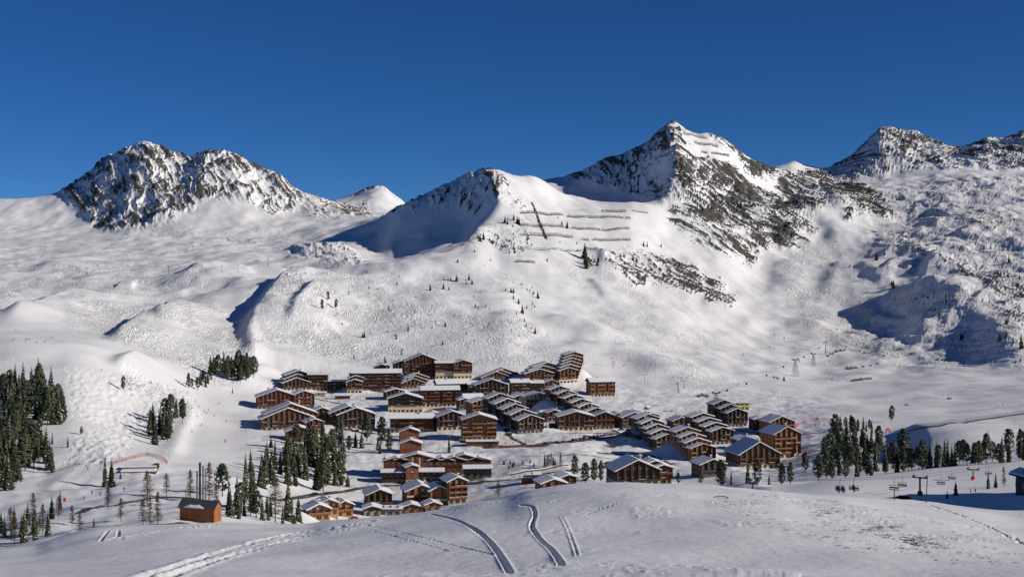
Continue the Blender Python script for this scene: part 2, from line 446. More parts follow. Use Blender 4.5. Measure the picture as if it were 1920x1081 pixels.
rocks([(1450,390),(1500,385),(1530,440),(1510,465),(1470,465),(1440,450)], 2200, 3200, 0.4, 1, 1, 6, 77, 0.9, 14, 50)
rocks([(1560,318),(1600,290),(1640,250),(1665,240),(1730,250),(1790,275),(1840,262),(1925,250),(2200,280),(2200,330),(1925,318),(1880,330),(1840,312),(1780,325),(1730,318),(1640,335),(1580,330)], 3200, 4200, 0.30, 1, 1, 12, 80, 0.7, 16, 55)
rocks([(1135,470),(1180,462),(1240,478),(1300,500),(1360,530),(1395,560),(1370,580),(1330,565),(1270,545),(1220,530),(1200,540),(1170,520),(1140,505)], 1700, 2600, 0.42, 1, 1, 5, 83, 0.9, 11, 34)
rocks([(1090,465),(1110,470),(1120,500),(1105,510),(1088,490)], 1700, 2600, 0.45, 1, 1, 5, 84, 0.5, 9, 24)
rocks([(1620,425),(1700,440),(1760,470),(1850,500),(1925,540),(1925,600),(1850,560),(1780,520),(1700,490),(1640,470)], 1700, 2900, 0.2, 1, 1, 4, 87, 0.9, 11, 26)
rocks([(1830,520),(1925,560),(1925,660),(1870,640),(1860,590)], 1500, 2600, 0.25, 1, 1, 2, 88, 0.9, 8, 18)
rocks([(840,465),(880,440),(960,405),(1000,400),(990,480),(950,480),(900,455),(860,470)], 1700, 2500, 0.09, 1, 1, 2, 90, 0.8, 8, 18)
rocks([(640,378),(690,352),(712,350),(757,380),(740,392),(660,390)], 3900, 4600, 0.3, 1, 1, 10, 92, -0.5, 20, 50)
rocks([(1395,300),(1440,300),(1455,325),(1420,330)], 2500, 3300, 0.8, 1, 1, 8, 93, 0.5, 10, 20)
rocks([(200,395),(300,420),(420,440),(520,440),(560,420),(300,450),(200,440)], 2500, 3400, 0.05, 1, 1, 1, 94, 0.6, 8, 18)
rocks([(300,470),(420,448),(540,440),(560,452),(420,462),(300,482)], 2000, 3000, 0.05, 1, 1, 0.6, 95, 0.1, 6, 6)
rocks([(1480,640),(1560,625),(1640,650),(1700,672),(1640,690),(1560,680),(1500,670)], 1300, 1900, 0.07, 1, 1, 0.8, 96, 0.2, 5, 5)
rocks([(500,560),(560,525),(600,520),(560,600),(520,640)], 1200, 1800, 0.04, 1, 1, 0.6, 97, 0.2, 5, 5)
rocks([(720,520),(900,480),(1020,540),(1000,640),(820,640),(700,600)], 1250, 2000, 0.012, 1, 1, 0.4, 98, 0.6, 5, 7)

rocks([(1640,360),(1925,330),(1925,520),(1760,470),(1680,420)], 1700, 3300, 0.035, 1, 1, 3, 104, 0.9, 8, 16)
rocks([(1560,620),(1700,560),(1925,600),(1925,700),(1760,690)], 1300, 2600, 0.02, 1, 1, 2, 106, 0.9, 8, 14)
rocks([(520,470),(560,456),(640,460),(690,490),(640,500),(560,490)], 1800, 2500, 0.10, 1, 1, 3, 107, 0.4, 10, 16)
# --- ski-marked snow: how strongly the surface is cut up by tracks and moguls
track = 0.16 * far + 0.20 * far * fbm(GX/90 + 20, GY/120, 3, 110)
def tracked(poly, y0, y1, a):
    global track
    m = zone(poly, y0, y1, 1.3)
    for ax in (0, 1):
        for _ in range(5):
            m = (np.roll(m, 1, ax) + np.roll(m, -1, ax) + m) / 3
    track += a * m * (0.35 + 1.1*smooth(-0.35, 0.5, fbm(GX/60 + 3*a, GY/80, 3, 112)))
tracked([(0,480),(160,420),(300,470),(280,560),(120,560),(0,600)], 1200, 3400, 0.5)
tracked([(470,560),(600,520),(740,500),(700,690),(480,690)], 1100, 1900, 0.7)
tracked([(700,560),(1000,600),(1100,690),(700,690)], 1100, 1900, 0.55)
tracked([(1040,470),(1240,480),(1340,640),(1300,720),(1150,640)], 1200, 2300, 0.35)
tracked([(1500,440),(1580,470),(1650,600),(1720,700),(1500,620),(1460,520)], 1300, 2700, 0.8)
tracked([(1600,400),(1800,340),(1925,360),(1925,680),(1760,700),(1640,560)], 1300, 3200, 0.55)
tracked([(1270,690),(1480,740),(1500,780),(1380,760),(1270,730)], 1000, 1500, 0.6)
tracked([(220,640),(480,640),(480,690),(380,740),(240,740)], 850, 1300, 0.6)
tracked([(120,570),(330,560),(470,600),(470,690),(250,660),(130,620)], 850, 1600, 0.55)
tracked([(0,500),(300,470),(480,500),(400,560),(150,560)], 1300, 2400, 0.35)
tracked([(280,730),(330,720),(400,800),(300,800)], 700, 1100, 0.3)
groom = zone([(0,590),(200,640),(330,690),(400,720),(540,740),(520,840),(440,900),(300,910),(330,840),(380,770),(360,740),(240,710),(60,670),(0,660)], 600, 1300, 0.6)
groom = np.maximum(groom, zone([(980,330),(1080,372),(1240,385),(1240,480),(960,500),(930,430)], 1900, 2600, 0.6))
groom = np.maximum(groom, zone([(1440,770),(1900,770),(1920,830),(1500,870)], 600, 1200, 0.6))
for ax in (0, 1):
    for _ in range(4):
        groom = (np.roll(groom, 1, ax) + np.roll(groom, -1, ax) + groom) / 3
track *= (1 - 0.75*groom)
track *= (1 - 0.85*vill)
track = np.clip(track, 0, 1.3)
# moguls are real bumps
mog = zone([(120,690),(200,700),(300,730),(330,740),(290,790),(250,830),(230,860),(170,880),(130,870),(140,820),(190,800),(130,780),(125,720)], 500, 1000, 0.8)
for ax in (0, 1):
    for _ in range(4):
        mog = (np.roll(mog, 1, ax) + np.roll(mog, -1, ax) + mog) / 3
bump = pnoise(GX/3.6, GY/5.5, 120) + 0.5*pnoise(GX/1.9, GY/3, 121)
GZ += mog * 0.75 * bump
mid = smooth(600, 900, GY) * (1 - smooth(2600, 3100, GY))
swirl = 1.4*fbm(GX/26, GY/30, 2, 130)
GZ += mid * track * (0.42 * (1 - 2*np.abs(pnoise(GX/9.0 + swirl, GY/13.0 + swirl, 124))) + 0.08*pnoise(GX/4, GY/5, 125))

# --- foreground: drift relief, two carved ski trenches, the snowmobile track and small prints
near = 1 - smooth(200, 280, GY)
nearall = near * smooth(8, 30, GY)
GZ += nearall * (0.30*fbm(GX/14, GY/18, 2, 140) + 0.012*fbm(GX/1.8, GY/2.4, 3, 143))
drift = zone([(1180,930),(1340,920),(1520,930),(1900,985),(1900,1060),(1650,1040),(1450,1000),(1200,1000)], 30, 210, 1.0)
drift = np.maximum(drift, zone([(960,930),(1120,930),(1110,1060),(1040,1060),(985,1000)], 30, 210, 1.0)*0.7)
drift = np.maximum(drift, zone([(840,1060),(1250,1052),(1500,1075),(1500,1095),(700,1095),(640,1078)], 30, 120, 1.0)*1.0)
drift = np.maximum(drift, zone([(690,990),(780,1000),(900,1030),(880,1050),(700,1040),(640,1010)], 30, 150, 1.0)*0.35)
for ax in (0, 1):
    for _ in range(4):
        drift = (np.roll(drift, 1, ax) + np.roll(drift, -1, ax) + drift) / 3
GZ += nearall * drift * 0.055 * smooth(-0.1, 0.5, fbm(GX/7, GY/9, 3, 158)) * 1.6 * np.clip(ridged(GX/1.3 + fbm(GX/5, GY/5, 2, 151), GY/1.6, 3, 150), -0.4, 1)
blk = zone([(840,1064),(1250,1056),(1500,1078),(1500,1095),(700,1095),(640,1080)], 30, 120, 0.8)
GZ += blk * 0.06 * np.maximum(0, fbm(GX/0.9 + fbm(GX/3, GY/3, 2, 152), GY/0.8, 3, 155) + 0.1)

def trench(pix, w, depth, rim, jag=0.0, seed=0):
    global GZ
    xs = [p[0] for p in pix]; ys = [p[1] for p in pix]
    tt = np.linspace(0, 1, len(pix)); ts = np.linspace(0, 1, 40)
    pxs = pchip1(tt, xs, ts); pys = pchip1(tt, ys, ts)
    pts = [hit(a, b)[:2] for a, b in zip(pxs, pys)]
    ii = sub_box(pts, 4*w)
    d, s, al, L = polydist(pts, GX[ii], GY[ii])
    if jag:
        d = d + jag*w*(0.7*pnoise(al/(1.3*w), d/w*0.7, 160+seed) + 0.6*pnoise(al/(4.1*w), d/w*0.3, 170+seed))
    prof = -depth * (1 - smooth(0.45*w, 0.75*w, d)) + rim * np.exp(-((d - 1.0*w)/(0.4*w))**2)
    e = np.minimum(smooth(0, 1.5, al), 1)
    GZ[ii] += prof * e

trench([(806,963),(850,973),(890,992),(920,1018),(940,1046),(956,1074)], 0.24, 0.27, 0.05)
trench([(972,946),(997,949),(1003,965),(997,985),(1010,1008),(1035,1032),(1052,1056)], 0.22, 0.25, 0.05)
trench([(1052,966),(1062,985),(1072,1010),(1082,1040)], 0.14, 0.01, 0.05, 0.4, 3)
trench([(262,1085),(330,1062),(430,1030),(520,1006),(620,990),(700,976)], 0.7, 0.09, 0.09, 0.55, 4)
trench([(300,1087),(370,1062),(460,1034),(560,1008),(690,984)], 0.5, 0.07, 0.08, 0.6, 6)
trench([(188,1014),(196,1003),(203,994)], 0.25, 0.10, 0.04)
trench([(205,1012),(222,1003),(222,994)], 0.25, 0.10, 0.04)
trench([(215,1010),(270,1000),(330,990),(400,984)], 0.5, 0.06, 0.08, 0.6, 7)
trench([(1740,945),(1800,965),(1860,990),(1922,1020)], 0.3, 0.12, 0.05, 1.1, 8)
trench([(1090,968),(1120,955),(1155,944)], 0.14, 0.06, 0.04, 0.4, 9)
trench([(700,985),(780,1004),(860,1024),(930,1040)], 0.18, 0.05, 0.03, 0.45, 11)
trench([(690,992),(760,1010),(840,1032)], 0.14, 0.05, 0.03, 0.45, 12)
trench([(950,938),(900,946),(860,955)], 0.25, 0.10, 0.06, 1.1, 13)
ridge([(318,862),(340,810),(355,785),(358,765),(348,745)], 2.2, 7, 5)

# brown grass poking through the thin snow of the right foreground
grit = zone([(1490,930),(1560,940),(1700,965),(1760,1000),(1800,1030),(1700,1020),(1600,985),(1500,960)], 30, 210, 0.7)
grit = np.maximum(grit, 0.6*zone([(1300,925),(1500,930),(1920,1000),(1925,1060),(1700,1050),(1400,975)], 30, 210, 1.0))
for ax in (0, 1):
    for _ in range(5):
        grit = (np.roll(grit, 1, ax) + np.roll(grit, -1, ax) + grit) / 3
soil = 0.8*zone([(1010,832),(1100,832),(1180,860),(1160,880),(1060,870),(1000,850)], 600, 900, 1.2)
soil = np.maximum(soil, 0.8*zone([(700,900),(880,905),(900,940),(870,945),(720,915)], 560, 760, 1.2))
for ax in (0, 1):
    for _ in range(3):
        soil = (np.roll(soil, 1, ax) + np.roll(soil, -1, ax) + soil) / 3
grass_zone = grit
grit = soil

# ------------------------------------------------------------------ terrain mesh and its snow and rock material
def grid_mesh(name, X, Y, Z, attrs):
    nr, nc = X.shape
    co = np.stack([X, Y, Z], -1).reshape(-1, 3).astype(np.float32)
    idx = np.arange(nr*nc).reshape(nr, nc)
    q = np.stack([idx[:-1, :-1], idx[:-1, 1:], idx[1:, 1:], idx[1:, :-1]], -1).reshape(-1, 4).astype(np.int32)
    me = bpy.data.meshes.new(name)
    me.vertices.add(len(co)); me.vertices.foreach_set('co', co.ravel())
    me.loops.add(q.size); me.loops.foreach_set('vertex_index', q.ravel())
    me.polygons.add(len(q))
    me.polygons.foreach_set('loop_start', np.arange(0, q.size, 4, dtype=np.int32))
    me.polygons.foreach_set('use_smooth', np.ones(len(q), bool))
    for k, v in attrs.items():
        a = me.attributes.new(k, 'FLOAT', 'POINT')
        a.data.foreach_set('value', v.reshape(-1).astype(np.float32))
    me.update(calc_edges=True)
    return me

def terrain_mat():
    m, nt, b = new_mat('snow_and_rock')
    N, Lk = nt.nodes.new, nt.links.new
    def attr(n):
        a = N('ShaderNodeAttribute'); a.attribute_name = n; return a.outputs['Fac']
    def noise(scale, detail=3, vec=None, dist=0.0, rough=0.55):
        n = N('ShaderNodeTexNoise'); n.inputs['Scale'].default_value = scale
        n.inputs['Detail'].default_value = detail; n.inputs['Distortion'].default_value = dist
        n.inputs['Roughness'].default_value = rough
        Lk(vec if vec else tc.outputs['Object'], n.inputs['Vector']); return n.outputs['Fac']
    def math_(op, a, b_=None, c=None):
        n = N('ShaderNodeMath'); n.operation = op
        for i, v in enumerate((a, b_, c)):
            if v is None: continue
            if isinstance(v, (int, float)): n.inputs[i].default_value = v
            else: Lk(v, n.inputs[i])
        return n.outputs[0]
    def mapping(scale, rot=(0, 0, 0)):
        n = N('ShaderNodeMapping'); n.inputs['Scale'].default_value = scale; n.inputs['Rotation'].default_value = rot
        Lk(tc.outputs['Object'], n.inputs[0]); return n.outputs[0]
    def ss(e0, e1, v):
        n = N('ShaderNodeMapRange'); n.interpolation_type = 'SMOOTHSTEP'
        n.inputs['From Min'].default_value = e0; n.inputs['From Max'].default_value = e1
        Lk(v, n.inputs['Value']); return n.outputs[0]
    tc = N('ShaderNodeTexCoord')
    a_rock, a_track, a_grit, a_near = attr('rock'), attr('track'), attr('grit'), attr('near')
    # rock shows where the relief is bare
    nf = noise(0.16, 5, None, 0.3, 0.65)
    rk = math_('ADD', a_rock, math_('MULTIPLY', math_('SUBTRACT', nf, 0.5), 0.5))
    rockf = ss(0.26, 0.47, rk)
    gv = mapping((1.1, 3.6, 2.0), (0, 0, -0.35))
    gr = math_('ADD', math_('MULTIPLY', a_grit, 0.30), noise(1.1, 4, gv, 0.4, 0.7))
    gritf = ss(0.84, 0.91, gr)
    rr = N('ShaderNodeValToRGB')
    cr = rr.color_ramp
    cr.elements[0].position = 0.30; cr.elements[0].color = (0.048, 0.050, 0.050, 1)
    cr.elements[1].position = 0.70; cr.elements[1].color = (0.25, 0.225, 0.19, 1)
    e = cr.elements.new(0.5); e.color = (0.115, 0.110, 0.100, 1)
    Lk(noise(0.05, 6, None, 0.0, 0.7), rr.inputs[0])
    snow = N('ShaderNodeValToRGB')
    snow.color_ramp.elements[0].position = 0.3; snow.color_ramp.elements[0].color = (0.74, 0.745, 0.76, 1)
    snow.color_ramp.elements[1].position = 0.7; snow.color_ramp.elements[1].color = (0.83, 0.83, 0.835, 1)
    Lk(noise(0.02, 5), snow.inputs[0])
    mx = N('ShaderNodeMix'); mx.data_type = 'RGBA'
    Lk(rockf, mx.inputs['Factor']); Lk(snow.outputs[0], mx.inputs['A']); Lk(rr.outputs[0], mx.inputs['B'])
    mx2 = N('ShaderNodeMix'); mx2.data_type = 'RGBA'
    mx2.inputs['B'].default_value = (0.16, 0.095, 0.05, 1)
    Lk(gritf, mx2.inputs['Factor']); Lk(mx.outputs['Result'], mx2.inputs['A'])
    Lk(mx2.outputs['Result'], b.inputs['Base Color'])
    # fine relief: curling ski tracks far away, wind crust near by, broken rock
    tv = mapping((1.5, 0.55, 0.8), (0, 0, 0.35))
    cur = noise(0.085, 2, tv, 1.6, 0.5)
    lines = math_('ABSOLUTE', math_('SUBTRACT', math_('FRACT', math_('MULTIPLY', cur, 6.0)), 0.5))
    h_t = math_('MULTIPLY', math_('ADD', math_('MULTIPLY', lines, 1.7), math_('MULTIPLY', noise(0.30, 2, tv, 0.5), 0.9)), a_track)
    h_n = math_('MULTIPLY', math_('ADD', math_('MULTIPLY', noise(1.1, 4, mapping((1, 0.6, 1))), 0.075), math_('MULTIPLY', noise(9.0, 3), 0.012)), a_near)
    h_f = math_('MULTIPLY', math_('MULTIPLY', noise(0.30, 5, None, 0, 0.65), 0.13), math_('SUBTRACT', 1.0, a_near))
    h_r = math_('MULTIPLY', math_('MULTIPLY', noise(0.22, 6, None, 0, 0.75), 9.0), rockf)
    h_s = math_('MULTIPLY', rockf, -0.6)
    hh = math_('ADD', math_('ADD', math_('ADD', h_t, h_n), math_('ADD', h_r, h_f)), h_s)
    bp = N('ShaderNodeBump'); bp.inputs['Strength'].default_value = 1.0; bp.inputs['Distance'].default_value = 1.0
    Lk(hh, bp.inputs['Height']); Lk(bp.outputs[0], b.inputs['Normal'])
    b.inputs['Roughness'].default_value = 0.8
    b.inputs['Specular IOR Level'].default_value = 0.15
    return m

def add_terrain():
    me = grid_mesh('snow_terrain', GX, GY, GZ, {'rock': rock, 'track': track, 'grit': grit, 'near': near})
    me.materials.append(terrain_mat())
    o = bpy.data.objects.new('snow_terrain', me)
    C.objects.link(o)
    tag(o, 'snow covered valley floor, pistes and rocky mountain slopes', kind='structure')
    return o
# ------------------------------------------------------------------ mesh helpers
class MB:
    """Collects polygons for one mesh object."""
    def __init__(self):
        self.v, self.f, self.m = [], [], []
    def poly(self, pts, mi=0):
        n = len(self.v); self.v += [tuple(p) for p in pts]
        self.f.append(tuple(range(n, n+len(pts)))); self.m.append(mi)
    def hexa(self, p, mi=0):
        # p: 8 corners, bottom ring then top ring
        n = len(self.v); self.v += [tuple(q) for q in p]
        for q in ((3,2,1,0),(4,5,6,7),(0,1,5,4),(1,2,6,5),(2,3,7,6),(3,0,4,7)):
            self.f.append(tuple(n+i for i in q)); self.m.append(mi)
    def box(self, x0, x1, y0, y1, z0, z1, mi=0):
        self.hexa([(x0,y0,z0),(x1,y0,z0),(x1,y1,z0),(x0,y1,z0),(x0,y0,z1),(x1,y0,z1),(x1,y1,z1),(x0,y1,z1)], mi)
    def prism(self, poly, axis_vec, mi=0):
        a = [Vector(p) for p in poly]; b = [p + Vector(axis_vec) for p in a]
        n = len(self.v); k = len(a)
        self.v += [tuple(p) for p in a] + [tuple(p) for p in b]
        self.f.append(tuple(range(n+k-1, n-1, -1))); self.m.append(mi)
        self.f.append(tuple(range(n+k, n+2*k))); self.m.append(mi)
        for i in range(k):
            j = (i+1) % k
            self.f.append((n+i, n+j, n+k+j, n+k+i)); self.m.append(mi)
    def bar(self, a, b, r, sides=6, mi=0, r2=None):
        a, b = Vector(a), Vector(b)
        d = (b-a)
        if d.length < 1e-6: return
        q = d.to_track_quat('Z', 'Y')
        r2 = r if r2 is None else r2
        n = len(self.v)
        for p, rr in ((a, r), (b, r2)):
            for i in range(sides):
                t = 2*math.pi*(i+.5)/sides
                self.v.append(tuple(p + q @ Vector((rr*math.cos(t), rr*math.sin(t), 0))))
        for i in range(sides):
            j = (i+1) % sides
            self.f.append((n+i, n+j, n+sides+j, n+sides+i)); self.m.append(mi)
        self.f.append(tuple(n+sides-1-i for i in range(sides))); self.m.append(mi)
        self.f.append(tuple(n+sides+i for i in range(sides))); self.m.append(mi)
    def mesh(self, name, mats, smooth_=False):
        me = bpy.data.meshes.new(name)
        me.from_pydata(self.v, [], self.f)
        for m in (mats if isinstance(mats, (list, tuple)) else [mats]):
            me.materials.append(m)
        me.polygons.foreach_set('material_index', self.m)
        if smooth_: me.polygons.foreach_set('use_smooth', [True]*len(self.f))
        me.update()
        bm = bmesh.new(); bm.from_mesh(me)
        bmesh.ops.recalc_face_normals(bm, faces=bm.faces)
        bm.to_mesh(me); bm.free()
        return me
    def build(self, name, mats, parent=None, loc=None, smooth_=False):
        return inst(name, self.mesh(name, mats, smooth_), parent, loc)

def inst(name, me, parent=None, loc=None, rz=0.0, scale=None):
    o = bpy.data.objects.new(name, me)
    C.objects.link(o)
    if parent is not None: o.parent = parent
    if loc is not None: o.location = loc
    if rz: o.rotation_euler = (0, 0, rz)
    if scale is not None: o.scale = scale
    return o

def empty(name, loc, rz=0.0):
    o = bpy.data.objects.new(name, None)
    C.objects.link(o)
    o.location = loc
    o.rotation_euler = (0, 0, rz)
    o.empty_display_size = 1.0
    return o

M = {}
M['dark'] = wood_mat('dark_timber', (0.064, 0.038, 0.026))
M['brown'] = wood_mat('brown_timber', (0.132, 0.060, 0.032))
M['red'] = wood_mat('red_brown_timber', (0.165, 0.056, 0.028))
M['orange'] = wood_mat('honey_timber', (0.36, 0.175, 0.062), 0.25)
M['amber'] = wood_mat('amber_timber', (0.30, 0.118, 0.042), 0.3)
M['grey'] = wood_mat('grey_timber', (0.085, 0.075, 0.066))
M['roofing'] = wood_mat('dark_roof_edge', (0.045, 0.034, 0.028))
M['cream'] = plain_mat('cream_plaster', (0.56, 0.46, 0.31))
M['stone'] = plain_mat('grey_stone', (0.27, 0.25, 0.225), var=0.3, nscale=1.6)
M['salmon'] = plain_mat('pale_plaster', (0.55, 0.42, 0.32))
M['yellow'] = plain_mat('yellow_plaster', (0.55, 0.42, 0.15))
M['snow'] = snow_mat('roof_snow')
M['frame'] = plain_mat('window_frame', (0.34, 0.28, 0.21))
M['metal'] = plain_mat('galvanised_steel', (0.36, 0.37, 0.38), 0.35, 0.8)
M['dmetal'] = plain_mat('dark_steel', (0.05, 0.055, 0.06), 0.5, 0.3)
M['redp'] = plain_mat('red_plastic', (0.62, 0.05, 0.035), 0.5)
M['black'] = plain_mat('black_rubber', (0.02, 0.02, 0.022), 0.6)
M['asphalt'] = plain_mat('wet_asphalt', (0.055, 0.05, 0.047), 0.6, 0, 0.4, 0.3)
def glass_mat():
    m, nt, b = new_mat('window_glass')
    b.inputs['Base Color'].default_value = (0.018, 0.022, 0.028, 1)
    b.inputs['Roughness'].default_value = 0.08
    b.inputs['Specular IOR Level'].default_value = 0.6
    return m
M['glass'] = glass_mat()

# ------------------------------------------------------------------ shared building pieces
def window_mesh(w, h, name, fm):
    b = MB(); t = 0.12
    b.box(-w/2, -w/2+t, -0.10, 0.02, 0, h, 0)
    b.box(w/2-t, w/2, -0.10, 0.02, 0, h, 0)
    b.box(-w/2+t, w/2-t, -0.10, 0.02, 0, t, 0)
    b.box(-w/2+t, w/2-t, -0.10, 0.02, h-t, h, 0)
    b.box(-0.04, 0.04, -0.08, 0.02, t, h-t, 0)
    b.box(-w/2+t, -0.04, -0.03, 0.02, t, h-t, 1)
    b.box(0.04, w/2-t, -0.03, 0.02, t, h-t, 1)
    return b.mesh(name, [fm, M['glass']])
WIN = {'door': window_mesh(2.0, 2.0, 'balcony_window', M['frame']), 'small': window_mesh(1.3, 1.25, 'small_window', M['frame']),
       'shop': window_mesh(2.4, 2.1, 'shop_window', M['frame'])}
def balcony_mesh(w, mat, snow=False):
    b = MB(); d = 1.25
    b.box(-w/2, w/2, -d, 0.03, -0.16, 0.0, 0)
    b.box(-w/2, w/2, -d, -d+0.07, 0.12, 0.92, 0)
    b.box(-w/2, -w/2+0.07, -d+0.07, 0.03, 0.12, 0.92, 0)
    b.box(w/2-0.07, w/2, -d+0.07, 0.03, 0.12, 0.92, 0)
    if snow: b.box(-w/2+0.02, w/2-0.02, -d+0.005, -d+0.14, 0.922, 1.04, 1)
    return b.mesh('balcony', [mat, M['snow']])
_balc = {}
def balcony(w, style, snow):
    k = (round(w, 1), style, snow)
    if k not in _balc: _balc[k] = balcony_mesh(k[0], M[style], snow)
    return _balc[k]

class Face:
    """A wall plane in the building's own frame: origin, horizontal axis, rotation about z."""
    def __init__(self, org, rz): self.o, self.rz = Vector(org), rz
    def at(self, u, z, out=0.0):
        c, s = math.cos(self.rz), math.sin(self.rz)
        return (self.o.x + u*c + out*s, self.o.y + u*s - out*c, self.o.z + z)

def unit(root, w, d, he, pitch, ox, oy, oz, st, ridge='y', base='cream', base_h=2.9, balc=True, sides='lr', pillars=True,
         deep=7.0, over=1.1, chimney=True, roofed=True, rail=None, wing=False, balc_side=False, shops=True, r=None):
    """One gabled or long volume of a building: walls, ground floor, roof with snow, windows, balconies, posts."""
    r = r or rng
    rise = (w if ridge == 'y' else d)/2 * math.tan(R(pitch))
    x0, x1, y0, y1 = ox-w/2, ox+w/2, oy, oy+d
    z0 = oz
    b = MB()
    zb = oz + base_h
    if ridge == 'y':
        b.prism([(x0,y0,zb),(x1,y0,zb),(x1,y0,oz+he),(ox,y0,oz+he+rise),(x0,y0,oz+he)], (0,d,0))
    else:
        ym = (y0+y1)/2
        b.prism([(x0,y0,zb),(x0,y1,zb),(x0,y1,oz+he),(x0,ym,oz+he+rise),(x0,y0,oz+he)], (w,0,0))
    b.build('wall', M[st], root)
    b = MB(); e = 0.07
    b.box(x0-e, x1+e, y0-e, y1+e, z0-deep, zb+0.004)
    b.build('ground_floor', M[base], root)
    # roof: two slabs, snow on them
    if roofed:
        tp = math.tan(R(pitch))
        b, s = MB(), MB()
        snow_t = r.uniform(0.28, 0.55)
        for sg in (-1, 1):
            for (mb, t0, t1, ins) in ((b, 0.02, 0.34, 0.0), (s, 0.345, 0.345+snow_t, 0.12)):
                if ridge == 'y':
                    hw = w/2 + over - ins
                    ya, yb = y0-over+ins, y1+over-ins
                    xo, xi = ox+sg*hw, ox
                    zo, zi = oz+he+rise-hw*tp, oz+he+rise
                    mb.hexa([(xi,ya,zi+t0),(xo,ya,zo+t0),(xo,yb,zo+t0),(xi,yb,zi+t0),(xi,ya,zi+t1),(xo,ya,zo+t1),(xo,yb,zo+t1),(xi,yb,zi+t1)])
                else:
                    ym = (y0+y1)/2; hd = d/2 + over - ins
                    xa, xb = x0-over+ins, x1+over-ins
                    yo = ym+sg*hd
                    zo, zi = oz+he+rise-hd*tp, oz+he+rise
                    mb.hexa([(xa,ym,zi+t0),(xa,yo,zo+t0),(xb,yo,zo+t0),(xb,ym,zi+t0),(xa,ym,zi+t1),(xa,yo,zo+t1),(xb,yo,zo+t1),(xb,ym,zi+t1)])
        rf = b.build('roof', M['roofing'], root)
        s.build('roof_snow', M['snow'], rf)
        if chimney and w > 8:
            c = MB()
            cx = ox + r.uniform(0.1, 0.22)*w*r.choice((-1, 1)); cy = oy + d*r.uniform(0.35, 0.7)
            zz = oz+he+rise*0.5
            c.box(cx-0.5, cx+0.5, cy-0.45, cy+0.45, zz, oz+he+rise+1.1, 0)
            c.box(cx-0.62, cx+0.62, cy-0.57, cy+0.57, oz+he+rise+1.1, oz+he+rise+1.3, 1)
            c.box(cx-0.55, cx+0.55, cy-0.5, cy+0.5, oz+he+rise+1.3, oz+he+rise+1.6, 2)
            c.build('chimney', [M['stone'], M['dmetal'], M['snow']], rf)
    rail = rail or st
    nf = max(1, int((he - base_h + 0.5) / 2.75))
    fh = (he - base_h) / nf
    nb = max(2, int(round(w / 3.5)))
    bw = w / nb
    F0 = Face((ox, y0, oz), 0.0)
    # front
    for k in range(nf):
        z = base_h + k*fh
        for i in range(nb):
            u = -w/2 + (i+.5)*bw
            if ridge == 'y' and z + 2.2 > he + rise*(1-abs(u)/(w/2)) - 0.3: continue
            dr = balc and (i % 3 != 1 or nb < 4 or r.random() < 0.5)
            kind = 'door' if dr else 'small'
            inst('window', WIN[kind], root, F0.at(u, z + (0.12 if dr else 0.9)), 0)
            if dr:
                inst('balcony', balcony(bw*0.94, rail, r.random() < 0.35), root, F0.at(u, z))
    if ridge == 'y':
        zt = he
        while zt < he + rise - 2.4:
            hwid = (1 - (zt + 1.9 - he)/rise) * w/2
            n = int(hwid*2 / 3.2)
            for i in range(n):
                u = (i - (n-1)/2) * 3.2
                inst('window', WIN['small'], root, F0.at(u, zt + 0.45))
            zt += 2.7
    if base_h > 2.2 and shops:
        for i in range(nb):
            u = -w/2 + (i+.5)*bw
            inst('window', WIN['shop' if i % 2 else 'door'], root, F0.at(u, 0.35, 0.072))
    if pillars:
        p = MB()
        for i in range(nb+1):
            u = -w/2 + i*bw
            u = max(-w/2+0.17, min(w/2-0.17, u))
            top = he + (rise*(1-abs(u)/(w/2)) if ridge == 'y' else 0) - 0.05
            p = MB(); p.box(-0.17, 0.17, -1.05, 0.05, base_h-0.3, top)
            p.build('post', M['roofing'], root, F0.at(u, 0))
    # sides
    for sd in sides:
        fc = Face((x0, y0+d/2, oz), R(-90)) if sd == 'l' else Face((x1, y0+d/2, oz), R(90))
        ns = max(1, int(d / 3.8)); sw = d / ns
        for k in range(nf):
            z = base_h + k*fh
            for i in range(ns):
                u = -d/2 + (i+.5)*sw
                bs = balc_side and (i % 2 == 0)
                inst('window', WIN['door' if bs else 'small'], root, fc.at(u, z + (0.12 if bs else 0.9)), fc.rz)
                if bs: inst('balcony', balcony(sw*0.94, rail, r.random() < 0.3), root, fc.at(u, z), fc.rz)
        if base_h > 2.2:
            for i in range(ns):
                u = -d/2 + (i+.5)*sw
                inst('window', WIN['small'], root, fc.at(u, 0.9, 0.072), fc.rz)

def raise_ground(root, w, d, n, step):
    """A terrace of houses climbs its slope: bank the ground up under it."""
    mw = Matrix.Translation(root.location) @ root.rotation_euler.to_matrix().to_4x4()
    a = mw @ Vector((0, 0, 0)); c = mw @ Vector((step[0]*(n-1), step[1]*(n-1) + d*0.5, 0))
    pts = [(a.x, a.y), (c.x, c.y)]
    ii = sub_box(pts, 3*w)
    dd, s, al, L = polydist(pts, GX[ii], GY[ii])
    top = np.clip(al/L, 0, 1) * (n-1) * step[2]
    GZ[ii] += top * np.exp(-(np.maximum(0, dd - 0.45*w)/(0.75*w))**2)

